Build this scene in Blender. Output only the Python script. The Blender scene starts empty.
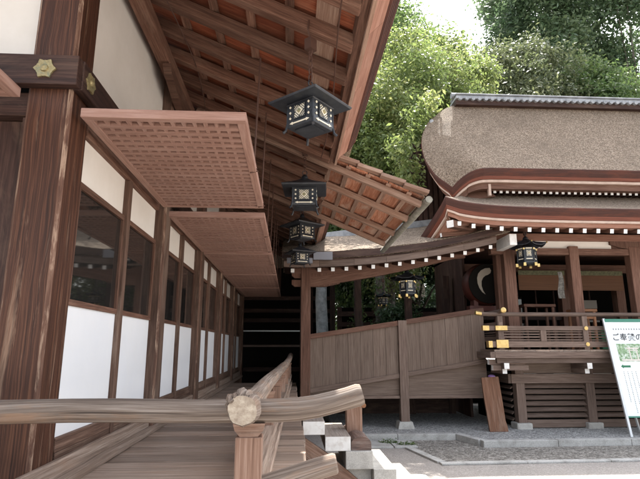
import bpy, math, random
import numpy as np
from mathutils import Vector, Matrix
random.seed(7); rng = np.random.default_rng(11)
S = bpy.context.scene
COL = S.collection
V = Vector

# ------------------------------------------------------------------ materials
def newmat(name):
    m = bpy.data.materials.new(name); m.use_nodes = True
    nt = m.node_tree; nt.nodes.clear()
    out = nt.nodes.new('ShaderNodeOutputMaterial')
    b = nt.nodes.new('ShaderNodeBsdfPrincipled')
    nt.links.new(b.outputs[0], out.inputs[0])
    return m, nt, b, out
def N(nt, t, **kw):
    n = nt.nodes.new(t)
    for k, v in kw.items(): setattr(n, k, v)
    return n
def ramp(nt, src, stops):
    r = N(nt, 'ShaderNodeValToRGB'); e = r.color_ramp.elements
    while len(e) < len(stops): e.new(.5)
    for i, (p, c) in enumerate(stops):
        e[i].position = p; e[i].color = (c[0], c[1], c[2], 1)
    nt.links.new(src, r.inputs[0]); return r
def noise(nt, vec, scale, detail=4, rough=.6, dist=0):
    n = N(nt, 'ShaderNodeTexNoise'); n.inputs['Scale'].default_value = scale
    n.inputs['Detail'].default_value = detail; n.inputs['Roughness'].default_value = rough
    n.inputs['Distortion'].default_value = dist
    nt.links.new(vec, n.inputs['Vector']); return n
def mapping(nt, src, scale):
    m = N(nt, 'ShaderNodeMapping'); m.inputs['Scale'].default_value = scale
    nt.links.new(src, m.inputs['Vector']); return m
def mixc(nt, fac, a, b, mode='MIX'):
    m = N(nt, 'ShaderNodeMix', data_type='RGBA', blend_type=mode)
    for sock, val in ((m.inputs['Factor'], fac), (m.inputs[6], a), (m.inputs[7], b)):
        if hasattr(val, 'links') or hasattr(val, 'is_linked'): nt.links.new(val, sock)
        elif isinstance(val, tuple): sock.default_value = (val[0], val[1], val[2], 1)
        else: sock.default_value = val
    return m.outputs[2]
def bump(nt, b, h, strength, dist=.01):
    n = N(nt, 'ShaderNodeBump'); n.inputs['Strength'].default_value = strength
    n.inputs['Distance'].default_value = dist
    nt.links.new(h, n.inputs['Height']); nt.links.new(n.outputs[0], b.inputs['Normal'])

def wood(name, dark, mid, light, rough=.75, su=1.6, sv=34, blotch=None, bfac=.5, bst=.35, vary=.35, cracks=.0, bm=(1.3, 5), br=(.5, .66), wav=.05):
    """grain along UV u; per piece brightness from the attribute rnd"""
    m, nt, b, o = newmat(name)
    uv = N(nt, 'ShaderNodeUVMap'); uv.uv_map = 'uv'
    w0 = noise(nt, mapping(nt, uv.outputs[0], (1.1, 3.5, 1)).outputs[0], 1, 3, .55)
    sb_ = N(nt, 'ShaderNodeVectorMath', operation='SUBTRACT'); nt.links.new(w0.outputs['Color'], sb_.inputs[0]); sb_.inputs[1].default_value = (.5, .5, .5)
    ml_ = N(nt, 'ShaderNodeVectorMath', operation='MULTIPLY'); nt.links.new(sb_.outputs[0], ml_.inputs[0]); ml_.inputs[1].default_value = (0, wav, 0)
    ad_ = N(nt, 'ShaderNodeVectorMath', operation='ADD'); nt.links.new(uv.outputs[0], ad_.inputs[0]); nt.links.new(ml_.outputs[0], ad_.inputs[1])
    uv = ad_
    g = noise(nt, mapping(nt, uv.outputs[0], (su, sv, 1)).outputs[0], 1, 8, .72, .25)
    gf = noise(nt, mapping(nt, uv.outputs[0], (su * 2.2, sv * 3.4, 1)).outputs[0], 1, 4, .6, .1)
    gm = N(nt, 'ShaderNodeMix'); gm.inputs[0].default_value = .48
    nt.links.new(g.outputs[0], gm.inputs[2]); nt.links.new(gf.outputs[0], gm.inputs[3])
    r = ramp(nt, gm.outputs[0], [(.34, dark), (.5, mid), (.66, light)])
    col = r.outputs[0]
    if blotch:
        g2 = noise(nt, mapping(nt, uv.outputs[0], (bm[0], bm[1], 1)).outputs[0], 1, 6, .7, .5)
        r2 = ramp(nt, g2.outputs[0], [(br[0], (0, 0, 0)), (br[1], (bfac,) * 3)])
        col = mixc(nt, r2.outputs[0], col, blotch)
    if cracks:
        g3 = noise(nt, mapping(nt, uv.outputs[0], (.7, sv * 1.7, 1)).outputs[0], 1, 3, .6, .1)
        r3 = ramp(nt, g3.outputs[0], [(.30, (cracks,) * 3), (.37, (0, 0, 0))])
        col = mixc(nt, r3.outputs[0], col, tuple(c * .35 for c in dark))
    at = N(nt, 'ShaderNodeAttribute'); at.attribute_name = 'rnd'
    mr = N(nt, 'ShaderNodeMapRange'); mr.inputs[3].default_value = 1 - vary; mr.inputs[4].default_value = 1 + vary
    nt.links.new(at.outputs['Fac'], mr.inputs[0])
    hs = N(nt, 'ShaderNodeHueSaturation'); nt.links.new(col, hs.inputs['Color']); nt.links.new(mr.outputs[0], hs.inputs['Value'])
    nt.links.new(hs.outputs[0], b.inputs['Base Color'])
    b.inputs['Roughness'].default_value = rough
    b.inputs['Specular IOR Level'].default_value = .3
    bump(nt, b, gm.outputs[0], bst, .008)
    return m
def mottled(name, c1, c2, scale, rough=.8, c3=None, scale3=1.5, f3=.5, bst=.2, bd=.01, detail=6, metallic=0):
    m, nt, b, o = newmat(name)
    tc = N(nt, 'ShaderNodeTexCoord')
    g = noise(nt, tc.outputs['Object'], scale, detail, .65)
    col = ramp(nt, g.outputs[0], [(.32, c1), (.68, c2)]).outputs[0]
    if c3:
        g3 = noise(nt, tc.outputs['Object'], scale3, 5, .6, .5)
        f = ramp(nt, g3.outputs[0], [(.48, (0, 0, 0)), (.66, (f3,) * 3)])
        col = mixc(nt, f.outputs[0], col, c3)
    nt.links.new(col, b.inputs['Base Color'])
    b.inputs['Roughness'].default_value = rough; b.inputs['Metallic'].default_value = metallic
    if bst: bump(nt, b, g.outputs[0], bst, bd)
    return m
def pebbles(name, c1, c2, c3, scale, bst=.8, bd=.02):
    m, nt, b, o = newmat(name)
    tc = N(nt, 'ShaderNodeTexCoord')
    v = N(nt, 'ShaderNodeTexVoronoi'); v.inputs['Scale'].default_value = scale
    nt.links.new(tc.outputs['Object'], v.inputs['Vector'])
    sep = N(nt, 'ShaderNodeSeparateColor'); nt.links.new(v.outputs['Color'], sep.inputs[0])
    col = ramp(nt, sep.outputs[0], [(0, c1), (.5, c2), (1, c3)]).outputs[0]
    g = noise(nt, tc.outputs['Object'], 1.1, 5, .6)
    f = ramp(nt, g.outputs[0], [(.42, (0, 0, 0)), (.7, (.45,) * 3)])
    col = mixc(nt, f.outputs[0], col, tuple(x * .62 for x in c2))
    nt.links.new(col, b.inputs['Base Color']); b.inputs['Roughness'].default_value = .9
    inv = N(nt, 'ShaderNodeMath', operation='SUBTRACT'); inv.inputs[0].default_value = 1
    nt.links.new(v.outputs['Distance'], inv.inputs[1])
    bump(nt, b, inv.outputs[0], bst, bd)
    return m
def plain(name, c, rough=.6, metallic=0, spec=.4):
    m, nt, b, o = newmat(name)
    b.inputs['Base Color'].default_value = (*c, 1); b.inputs['Roughness'].default_value = rough
    b.inputs['Metallic'].default_value = metallic; b.inputs['Specular IOR Level'].default_value = spec
    return m
def leafmat(name, c1, c2, c3, trans=.45):
    m, nt, b, o = newmat(name)
    at = N(nt, 'ShaderNodeAttribute'); at.attribute_name = 'rnd'
    r = ramp(nt, at.outputs['Fac'], [(0, c1), (.55, c2), (1, c3)])
    nt.links.new(r.outputs[0], b.inputs['Base Color']); b.inputs['Roughness'].default_value = .42
    b.inputs['Specular IOR Level'].default_value = .45
    t = N(nt, 'ShaderNodeBsdfTranslucent')
    hs = N(nt, 'ShaderNodeHueSaturation'); hs.inputs['Value'].default_value = 1.5; hs.inputs['Hue'].default_value = .485
    nt.links.new(r.outputs[0], hs.inputs['Color']); nt.links.new(hs.outputs[0], t.inputs[0])
    mx = N(nt, 'ShaderNodeMixShader'); mx.inputs[0].default_value = trans
    nt.links.new(b.outputs[0], mx.inputs[1]); nt.links.new(t.outputs[0], mx.inputs[2])
    nt.links.new(mx.outputs[0], o.inputs[0]); return m

M = {}
M['post'] = wood('post_red_brown', (.012, .005, .0032), (.058, .022, .012), (.15, .064, .034), .6, .8, 34, (.36, .23, .155), .75, .7, .12, .85, (.8, 9), (.56, .72), .07)
M['worn'] = wood('worn_timber_edge', (.04, .018, .012), (.12, .06, .04), (.25, .155, .108), .75, 1.6, 16, (.40, .28, .20), .65, .6, .1, .6, (2.2, 12), (.52, .6))
M['postin'] = wood('post_brown', (.038, .020, .014), (.11, .062, .043), (.22, .138, .10), .7, 1.4, 30, (.30, .22, .17), .4, .4, .2, .3)
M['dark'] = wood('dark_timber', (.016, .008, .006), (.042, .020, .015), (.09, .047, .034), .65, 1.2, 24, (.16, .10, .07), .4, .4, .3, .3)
M['raft'] = wood('rafter_brown', (.048, .022, .014), (.125, .060, .039), (.235, .128, .088), .75, 1.6, 30, (.28, .18, .13), .35, .4, .25, .3)
M['board'] = wood('eave_board_red', (.10, .024, .012), (.22, .060, .028), (.34, .12, .06), .75, 1.4, 22, (.24, .13, .085), .45, .3, .4)
M['kboard'] = wood('canopy_board', (.17, .058, .03), (.31, .125, .07), (.44, .23, .15), .75, 1.4, 18, (.42, .30, .23), .75, .3, .55)
M['kraft'] = wood('canopy_rafter', (.16, .085, .06), (.29, .175, .125), (.40, .28, .21), .75, 1.4, 26, (.42, .32, .25), .4, .35, .2)
M['shut'] = wood('shutter_pink_brown', (.20, .105, .08), (.295, .168, .128), (.39, .245, .195), .75, 1.4, 26, (.40, .27, .23), .4, .25, .12)
M['shutback'] = wood('shutter_board', (.085, .045, .035), (.14, .078, .06), (.20, .115, .09), .8, 1.4, 20, None, 0, .25, .2)
M['floor'] = wood('weathered_floor', (.085, .055, .040), (.25, .186, .146), (.44, .36, .305), .5, .9, 30, (.28, .18, .125), .5, .5, .28, .7)
M['rail'] = wood('weathered_rail', (.055, .038, .029), (.185, .142, .114), (.37, .315, .27), .8, .8, 30, (.30, .175, .105), .6, 1.0, .12, .9)
M['endgrain'] = mottled('log_end_grain', (.26, .20, .145), (.50, .425, .335), 40, .85, (.26, .20, .15), 14, .7, .6, .01)
M['railpost'] = wood('rail_post_brown', (.12, .064, .042), (.24, .14, .098), (.37, .25, .19), .8, 1.0, 24, (.42, .33, .27), .5, .7, .2, .7)
M['hall'] = wood('hall_timber_grey_brown', (.072, .047, .036), (.145, .100, .079), (.23, .17, .14), .75, 1.3, 28, (.20, .14, .11), .3, .3, .2)
M['hallred'] = wood('hall_timber_red_brown', (.055, .024, .016), (.125, .062, .042), (.21, .118, .086), .75, 1.3, 28, (.22, .14, .10), .3, .3, .2)
M['cboard'] = wood('corridor_board', (.095, .064, .049), (.160, .114, .089), (.235, .178, .144), .8, 1.0, 20, (.17, .12, .095), .4, .3, .10)
M['fascia'] = wood('fascia_orange_brown', (.15, .065, .042), (.26, .125, .085), (.36, .20, .145), .75, 1.3, 22, (.36, .24, .18), .3, .25, .2)
M['barkedge'] = wood('bark_edge_layers', (.022, .010, .008), (.058, .024, .018), (.115, .052, .036), .85, .8, 70, (.12, .036, .02), .6, .8, .2)
M['rededge'] = wood('red_edge_layers', (.075, .020, .012), (.145, .043, .026), (.24, .09, .055), .6, .8, 60, None, 0, .5, .2)
M['sleeper'] = wood('round_sleeper', (.07, .045, .038), (.16, .11, .092), (.30, .235, .205), .6, 2, 14, (.22, .12, .09), .6, .4, .1)
M['slab'] = wood('raw_wood_slab', (.11, .052, .032), (.20, .098, .058), (.30, .165, .108), .8, 1.0, 16, (.32, .22, .16), .5, .5, .2)
M['stepwood'] = wood('stair_wood', (.15, .12, .10), (.26, .22, .19), (.38, .34, .30), .8, 1.2, 24, (.22, .17, .14), .4, .5, .2, .4)
M['bamboo'] = wood('bamboo_blind', (.075, .033, .017), (.135, .062, .031), (.19, .10, .052), .7, .4, 70, None, 0, .3, .1)
M['plaster'] = mottled('plaster_cream', (.73, .685, .62), (.79, .745, .685), 3.2, .9, (.68, .63, .565), .9, .35, .06)
M['paper'] = mottled('paper_panel', (.76, .775, .80), (.81, .82, .835), 1.6, .8, (.80, .77, .72), .7, .25, .02)
M['white'] = mottled('white_paint', (.74, .73, .70), (.82, .81, .79), 18, .7, (.55, .50, .45), 14, .5, .15)
M['palestrip'] = mottled('pale_strip', (.40, .29, .23), (.52, .40, .33), 6, .7)
M['black'] = mottled('black_lantern_metal', (.010, .012, .016), (.022, .025, .032), 30, .42, (.04, .045, .05), 9, .4, .1, .004)
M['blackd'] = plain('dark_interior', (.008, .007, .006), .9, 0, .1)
M['gilt'] = mottled('gilt_metal', (.50, .35, .13), (.68, .50, .22), 20, .32, (.45, .32, .14), 12, .4, .1, .004, 4, .85)
M['oldgilt'] = mottled('worn_gilt', (.24, .19, .09), (.42, .34, .17), 60, .5, (.17, .20, .14), 22, .7, .5, .006, 4, .5)
M['cream'] = mottled('lantern_paper', (.74, .66, .50), (.82, .75, .6), 30, .6)
M['bark'] = pebbles('cypress_bark_roof', (.115, .082, .056), (.24, .18, .13), (.40, .32, .245), 56, 1.0, .025)
M['tile'] = mottled('grey_ridge_tile', (.17, .18, .195), (.30, .315, .335), 7, .55, (.42, .43, .44), 3, .5, .2)
M['granite'] = mottled('granite', (.36, .345, .315), (.56, .545, .51), 90, .8, (.24, .22, .20), 5, .5, .15, .004)
M['kerb'] = mottled('kerb_stone', (.33, .325, .31), (.52, .51, .49), 60, .85, (.20, .19, .17), 4, .55, .3, .008)
M['gravel'] = pebbles('grey_gravel', (.17, .168, .163), (.33, .328, .32), (.58, .575, .56), 34, 1.0, .02)
M['debris'] = pebbles('gutter_litter', (.11, .10, .088), (.24, .22, .195), (.40, .375, .34), 26, 1.0, .03)
M['paving'] = pebbles('paving_ground', (.22, .197, .18), (.285, .26, .238), (.38, .35, .325), 70, .5, .006)
M['glass'] = plain('dark_window_glass', (.018, .017, .016), .035, 0, .9)
M['green'] = plain('sign_green_frame', (.05, .20, .14), .45)
M['signface'] = plain('sign_white_face', (.80, .85, .87), .5)
M['steel'] = mottled('pale_steel', (.55, .57, .58), (.65, .66, .67), 8, .4, None, 1, .5, .05, .004, 4, .5)
M['ink'] = plain('sign_ink', (.035, .035, .04), .7)
M['inkgreen'] = plain('sign_green_ink', (.03, .16, .08), .6)
M['photo'] = mottled('sign_photo_foliage', (.05, .14, .04), (.38, .52, .33), 26, .6, (.75, .78, .76), 17, .8, 0)
M['photopale'] = plain('sign_photo_gate', (.66, .60, .56), .6)
M['rod'] = plain('iron_rod', (.09, .045, .032), .6, .3)
M['pipe'] = mottled('weathered_gutter', (.16, .15, .12), (.30, .285, .24), 14, .75, (.12, .13, .10), 5, .5, .3)
M['lead'] = plain('grey_flashing', (.20, .20, .22), .55)
M['trunk'] = mottled('tree_bark', (.08, .065, .05), (.20, .17, .14), 12, .9, (.30, .29, .26), 3, .5, .8, .03)
M['paletrunk'] = mottled('pale_tree_bark', (.28, .31, .33), (.55, .60, .62), 9, .9, (.16, .17, .16), 4, .6, .7, .03)
M['red'] = plain('vermilion_lacquer', (.085, .022, .015), .5)
M['tabletop'] = wood('stand_wood', (.24, .09, .04), (.36, .16, .075), (.46, .24, .13), .6)
M['bottle'] = plain('bottle_blue', (.30, .45, .62), .2)
M['purple'] = plain('purple_flower', (.30, .18, .42), .7)
M['tablet'] = plain('pale_wood_tablet', (.40, .36, .31), .7)
M['trimcloth'] = mottled('brocade_trim', (.07, .075, .04), (.17, .16, .085), 26, .8)
M['swirl'] = plain('drum_swirl', (.30, .26, .21), .7)
M['greencloth'] = plain('green_cloth', (.05, .17, .08), .8)
M['leaf_bright'] = leafmat('leaf_bright', (.07, .115, .034), (.14, .19, .06), (.27, .29, .12), .46)
M['leaf_mid'] = leafmat('leaf_mid', (.050, .098, .034), (.105, .165, .056), (.20, .24, .10), .46)
M['leaf_olive'] = leafmat('leaf_olive', (.06, .085, .038), (.11, .135, .064), (.20, .215, .115), .34)
M['leaf_tall'] = leafmat('leaf_tall', (.045, .085, .040), (.085, .135, .065), (.15, .20, .10), .45)
M['leaf_dark'] = leafmat('leaf_dark', (.018, .046, .020), (.040, .080, .034), (.085, .135, .055), .30)

# ------------------------------------------------------------------ mesh builder
class MB:
    def __init__(s): s.v = []; s.f = []; s.uv = []; s.r = []; s.m = []
    def face(s, pts, uvs, rnd, mi=0):
        i = len(s.v); s.v += [tuple(p) for p in pts]; s.f.append(tuple(range(i, i + len(pts)))); s.uv += uvs; s.r.append(rnd); s.m.append(mi)
    def obox(s, c, ax, half, mi=0, endmi=None, rnd=None):
        """box with centre c, three unit axes, half sizes; grain along the longest"""
        c = V(c); ax = [V(a).normalized() for a in ax]
        rnd = random.random() if rnd is None else rnd
        off = (random.random() * 50, random.random() * 50)
        L = max(range(3), key=lambda k: half[k]); A, B = [k for k in range(3) if k != L]
        i0 = len(s.v)
        P = {}
        for a in (0, 1):
            for b in (0, 1):
                for d in (0, 1):
                    q = [(a * 2 - 1) * half[0], (b * 2 - 1) * half[1], (d * 2 - 1) * half[2]]
                    P[a, b, d] = (len(s.v), q); s.v.append(tuple(c + ax[0] * q[0] + ax[1] * q[1] + ax[2] * q[2]))
        flip = ax[0].cross(ax[1]).dot(ax[2]) < 0
        for k in range(3):
            o = [j for j in range(3) if j != k]
            for sd in (0, 1):
                keys = []
                for (x, y) in ((0, 0), (1, 0), (1, 1), (0, 1)):
                    t = [0, 0, 0]; t[k] = sd; t[o[0]] = x; t[o[1]] = y; keys.append(tuple(t))
                # orientation
                par = (k == 1)
                if (sd == 0) != par: keys.reverse()
                if flip: keys.reverse()
                s.f.append(tuple(P[q][0] for q in keys))
                for q in keys:
                    p = P[q][1]
                    if k == L: s.uv.append((p[A] * 8 + off[0], p[B] + off[1]))
                    else:
                        w = B if k == A else A
                        s.uv.append((p[L] + off[0], p[w] + off[1] + (3.7 if k == A else 0)))
                s.r.append(rnd)
                s.m.append(endmi if (endmi is not None and k == L) else mi)
    def bx(s, x0, x1, y0, y1, z0, z1, **k):
        s.obox(((x0 + x1) / 2, (y0 + y1) / 2, (z0 + z1) / 2), ((1, 0, 0), (0, 1, 0), (0, 0, 1)), (abs(x1 - x0) / 2, abs(y1 - y0) / 2, abs(z1 - z0) / 2), **k)
        return s
    def beam(s, p0, p1, w, h, up=(0, 0, 1), **k):
        p0 = V(p0); p1 = V(p1); d = (p1 - p0); l = d.length; d.normalize()
        sd = d.cross(V(up)).normalized(); u = sd.cross(d)
        s.obox((p0 + p1) / 2, (d, sd, u), (l / 2, w / 2, h / 2), **k); return s
    def prism(s, poly, ext, mi=0, rnd=None):
        rnd = random.random() if rnd is None else rnd
        poly = [V(p) for p in poly]; ext = V(ext); q = [p + ext for p in poly]; n = len(poly)
        nrm = (poly[1] - poly[0]).cross(poly[2] - poly[1])
        if nrm.dot(ext) > 0: a, b = list(reversed(poly)), q
        else: a, b = poly, list(reversed(q))
        ua = (poly[1] - poly[0]).normalized(); va = ext.normalized().cross(ua)
        o = random.random() * 40
        for L in (a, b): s.face(L, [((p - poly[0]).dot(ua) + o, (p - poly[0]).dot(va)) for p in L], rnd, mi)
        el = ext.length; sgn = nrm.dot(ext) > 0; acc = 0
        for i in range(n):
            p, r = poly[i], poly[(i + 1) % n]; l = (r - p).length
            F = [p, r, r + ext, p + ext]; U = [(o, acc), (o, acc + l), (o + el, acc + l), (o + el, acc)]
            if not sgn: F.reverse(); U.reverse()
            s.face(F, U, rnd, mi); acc += l
        return s
    def tube(s, pts, rad, n=10, mi=0, capmi=None, caps=True, rnd=None, jit=0.0, sq=(1, 1)):
        rnd = random.random() if rnd is None else rnd
        pts = [V(p) for p in pts]
        if not hasattr(rad, '__len__'): rad = [rad] * len(pts)
        rings = []; acc = 0; us = []
        d0 = (pts[1] - pts[0]).normalized()
        ref = V((0, 0, 1)) if abs(d0.z) < .9 else V((1, 0, 0))
        jt = [1 + jit * random.uniform(-1, 1) for _ in range(n)]
        for i, p in enumerate(pts):
            d = (pts[min(i + 1, len(pts) - 1)] - pts[max(i - 1, 0)]).normalized()
            a = d.cross(ref).normalized(); b = a.cross(d)
            if i: acc += (p - pts[i - 1]).length
            us.append(acc)
            base = len(s.v)
            for k in range(n):
                t = 2 * math.pi * k / n; rr = rad[i] * jt[k] * (1 + jit * .5 * random.uniform(-1, 1))
                s.v.append(tuple(p + a * math.cos(t) * rr * sq[0] + b * math.sin(t) * rr * sq[1]))
            rings.append(base)
        off = random.random() * 30; R = max(rad)
        for i in range(len(pts) - 1):
            for k in range(n):
                k2 = (k + 1) % n
                s.f.append((rings[i] + k, rings[i + 1] + k, rings[i + 1] + k2, rings[i] + k2))
                v0 = 2 * math.pi * R * k / n + off; v1 = 2 * math.pi * R * (k + 1) / n + off
                s.uv += [(us[i] + off, v0), (us[i + 1] + off, v0), (us[i + 1] + off, v1), (us[i] + off, v1)]
                s.r.append(rnd); s.m.append(mi)
        if caps:
            for base, rev in ((rings[0], False), (rings[-1], True)):
                idx = [base + k for k in range(n)]
                if rev: idx.reverse()
                s.f.append(tuple(idx))
                s.uv += [(4 * math.cos(2 * math.pi * k / n) * R + off, math.sin(2 * math.pi * k / n) * R) for k in range(n)]
                s.r.append(rnd); s.m.append(mi if capmi is None else capmi)
        return s
    def lathe(s, c, prof, n=16, axis='Z', mi=0):
        c = V(c); A = {'Z': (V((1, 0, 0)), V((0, 1, 0)), V((0, 0, 1))), 'Y': (V((1, 0, 0)), V((0, 0, -1)), V((0, 1, 0)))}[axis]
        rings = []
        for (r, z) in prof:
            rings.append(len(s.v))
            for k in range(n):
                t = 2 * math.pi * (k + .5) / n
                s.v.append(tuple(c + A[0] * math.cos(t) * r + A[1] * math.sin(t) * r + A[2] * z))
        rnd = random.random()
        for i in range(len(prof) - 1):
            for k in range(n):
                k2 = (k + 1) % n
                s.f.append((rings[i] + k, rings[i] + k2, rings[i + 1] + k2, rings[i + 1] + k))
                s.uv += [(k / n, prof[i][1]), ((k + 1) / n, prof[i][1]), ((k + 1) / n, prof[i + 1][1]), (k / n, prof[i + 1][1])]
                s.r.append(rnd); s.m.append(mi)
        for base, rev in ((rings[0], True), (rings[-1], False)):
            idx = [base + k for k in range(n)]
            if rev: idx.reverse()
            s.f.append(tuple(idx)); s.uv += [(k / n, 0) for k in range(n)]; s.r.append(rnd); s.m.append(mi)
        return s
    def grid(s, rows, mi=0, uvs=1.0, rnd=.5):
        """rows of points -> quad sheet (shared vertices)"""
        i0 = len(s.v); nr, nc = len(rows), len(rows[0])
        for r in rows: s.v += [tuple(p) for p in r]
        uu = [0]
        for j in range(1, nc): uu.append(uu[-1] + (V(rows[0][j]) - V(rows[0][j - 1])).length)
        vv = [0]
        for i in range(1, nr): vv.append(vv[-1] + (V(rows[i][nc // 2]) - V(rows[i - 1][nc // 2])).length)
        for i in range(nr - 1):
            for j in range(nc - 1):
                a = i0 + i * nc + j
                s.f.append((a, a + 1, a + nc + 1, a + nc))
                s.uv += [(uu[j], vv[i]), (uu[j + 1], vv[i]), (uu[j + 1], vv[i + 1]), (uu[j], vv[i + 1])]
                s.r.append(rnd); s.m.append(mi)
        return s
    def build(s, name, mats, parent=None, origin=(0, 0, 0), smooth=False, bevel=0, solid=0):
        me = bpy.data.meshes.new(name)
        if parent is not None:
            origin = ORG[parent.name]
        o3 = V(origin)
        me.from_pydata([tuple(V(p) - o3) for p in s.v], [], s.f)
        u = me.uv_layers.new(name='uv'); u.data.foreach_set('uv', [c for q in s.uv for c in q])
        at = me.attributes.new('rnd', 'FLOAT', 'FACE'); at.data.foreach_set('value', s.r)
        if not isinstance(mats, (list, tuple)): mats = [mats]
        for m in mats: me.materials.append(m)
        me.polygons.foreach_set('material_index', s.m)
        me.polygons.foreach_set('use_smooth', [smooth] * len(s.f))
        me.update()
        ob = bpy.data.objects.new(name, me); COL.objects.link(ob)
        if smooth:
            try: me.set_sharp_from_angle(angle=math.radians(38))
            except Exception: pass
        if parent is not None: ob.parent = parent
        else: ob.location = o3
        ORG[ob.name] = tuple(o3)
        if bevel:
            b = ob.modifiers.new('bevel', 'BEVEL'); b.width = bevel; b.segments = 2; b.limit_method = 'ANGLE'; b.angle_limit = math.radians(50)
        if solid:
            q = ob.modifiers.new('solid', 'SOLIDIFY'); q.thickness = solid; q.offset = -1
        return ob
ORG = {}
def thing(name, label, cat, loc=(0, 0, 0), group=None):
    o = bpy.data.objects.new(name, None); COL.objects.link(o); o.location = loc; o.empty_display_size = .2
    ORG[o.name] = tuple(loc); return tag(o, label, cat, group)
def tag(o, label=None, cat=None, group=None, kind=None):
    if label: o['label'] = label
    if cat: o['category'] = cat
    if group: o['group'] = group
    if kind: o['kind'] = kind
    return o
def copy_tree(o, parent=None):
    c = o.copy(); COL.objects.link(c)
    if parent is not None: c.parent = parent
    for ch in list(o.children): copy_tree(ch, c)
    return c

# ------------------------------------------------------------------ camera, light, sky
cam = bpy.data.cameras.new('camera'); co = bpy.data.objects.new('camera', cam); COL.objects.link(co)
F = 500.; PIT = math.radians(12.08); YAW = math.radians(3.25); EYE = 1.7
co.location = (0, 0, EYE); co.rotation_euler = (math.pi / 2 + PIT, 0, -YAW)
cam.sensor_width = 36; cam.lens = F / 640 * 36; cam.clip_end = 2000; cam.clip_start = .05
S.camera = co
sd = V((.20, .50, 1.0)).normalized()          # towards the sun: high, behind the halls on the right
elev = math.asin(sd.z); azi = math.atan2(sd.x, sd.y)
W = bpy.data.worlds.new('World'); S.world = W; W.use_nodes = True
nt = W.node_tree; bg = nt.nodes['Background']; sky = nt.nodes.new('ShaderNodeTexSky'); sky.sky_type = 'NISHITA'
sky.sun_disc = False; sky.sun_elevation = elev; sky.sun_rotation = azi; sky.air_density = 1.2; sky.dust_density = 4.0
hsv = nt.nodes.new('ShaderNodeHueSaturation'); hsv.inputs['Saturation'].default_value = .36
nt.links.new(sky.outputs[0], hsv.inputs['Color']); nt.links.new(hsv.outputs[0], bg.inputs[0]); bg.inputs[1].default_value = .15
sl = bpy.data.lights.new('sun', 'SUN'); sl.energy = 4.0; sl.angle = math.radians(.53); sl.color = (1, .95, .87)
so = bpy.data.objects.new('sun', sl); COL.objects.link(so); so.rotation_euler = sd.to_track_quat('Z', 'Y').to_euler(); so.location = (10, 20, 40)
S.view_settings.view_transform = 'Standard'; S.view_settings.look = 'None'; S.view_settings.gamma = 1
S.view_settings.exposure = 2.0
S.view_settings.use_curve_mapping = False
S.cycles.use_denoising = True; S.cycles.max_bounces = 7; S.cycles.diffuse_bounces = 5
S.cycles.sample_clamp_indirect = 8

# ------------------------------------------------------------------ ground
g = MB(); g.face([(-300, -300, 0), (300, -300, 0), (300, 400, 0), (-300, 400, 0)], [(0, 0)] * 4, .5)
tag(g.build('ground', M['paving']), kind='structure')
def poly_slab(pts, z0, z1):
    m = MB(); m.prism([(x, y, z0) for x, y in pts], (0, 0, z1 - z0)); return m
# raised gravel bed under the halls with its granite kerb, and the litter-filled channel in front
tag(poly_slab([(.9, 9.83), (3.13, 9.83), (3.42, 9.1), (14, 9.28), (14, 14.5), (.9, 14.5)], .0, .085).build('gravel_bed', M['gravel']), kind='structure')
kb = MB()
def kerbrun(m, pts, w, z0, z1):
    for (a, b) in zip(pts[:-1], pts[1:]):
        L = (V((*b, 0)) - V((*a, 0))).length; n = max(1, round(L / 1.3)); d = (V((*b, 0)) - V((*a, 0))) / n
        for k in range(n):
            p = V((*a, 0)) + d * k; q = p + d * .994
            m.beam((p.x, p.y, (z0 + z1) / 2), (q.x, q.y, (z0 + z1) / 2 + random.uniform(-.003, .003)), w, z1 - z0)
kerbrun(kb, [(.9, 9.76), (3.08, 9.76)], .15, 0, .115); kerbrun(kb, [(3.13, 9.80), (3.36, 9.12)], .15, 0, .112); kerbrun(kb, [(3.32, 9.02), (14, 9.20)], .15, 0, .115)
tag(kb.build('raised_kerb', M['kerb'], bevel=.008), kind='structure')
kc = MB(); kerbrun(kc, [(2.02, 8.98), (2.26, 7.86)], .13, 0, .03); kerbrun(kc, [(2.22, 7.78), (14, 8.12)], .13, 0, .028)
tag(kc.build('flush_kerb', M['kerb'], bevel=.006), kind='structure')
tag(poly_slab([(2.1, 8.98), (2.33, 7.86), (14, 8.19), (14, 9.11), (3.36, 8.94), (3.06, 9.67), (2.05, 9.67)], 0, .008).build('gutter_channel', M['debris']), kind='structure')
pv = MB()
for a in range(3): pv.bx(.95 + a * .42, 1.35 + a * .42, 9.0, 9.6, 0, .03)
tag(pv.build('stone_path', M['kerb'], bevel=.006), kind='structure')

# ------------------------------------------------------------------ left shrine building
hall = thing('shrine_building', 'shrine building at left with plaster walls, papered panels and a deep red-brown raftered eave', 'shrine', (-1.5, 8, 0))
WX = -1.42
PY = [3.09, 5.24, 7.42, 9.6, 11.8, 14.0]
# corner post and the row of posts
def post(x0, x1, y0, y1, z0, z1, mat=None, ch=.03):   # worn paler timber (second slot) on the chamfered arrises
    m = MB(); m.prism([(x0 + ch, y0, z0), (x1 - ch, y0, z0), (x1, y0 + ch, z0), (x1, y1 - ch, z0), (x1 - ch, y1, z0), (x0 + ch, y1, z0), (x0, y1 - ch, z0), (x0, y0 + ch, z0)], (0, 0, z1 - z0))
    for i in (1, 3, 5, 7): m.m[2 + i] = 1
    return m
post(-1.66, -1.385, 2.95, 3.23, 0.2, 5.2, ch=.022).build('post', [M['post'], M['worn']], hall, bevel=.006)
for y in PY[1:]:
    post(-1.55, -1.315, y - .12, y + .12, .2, 4.75, ch=.022).build('post', [M['postin'], M['worn']], hall, bevel=.004)
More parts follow.
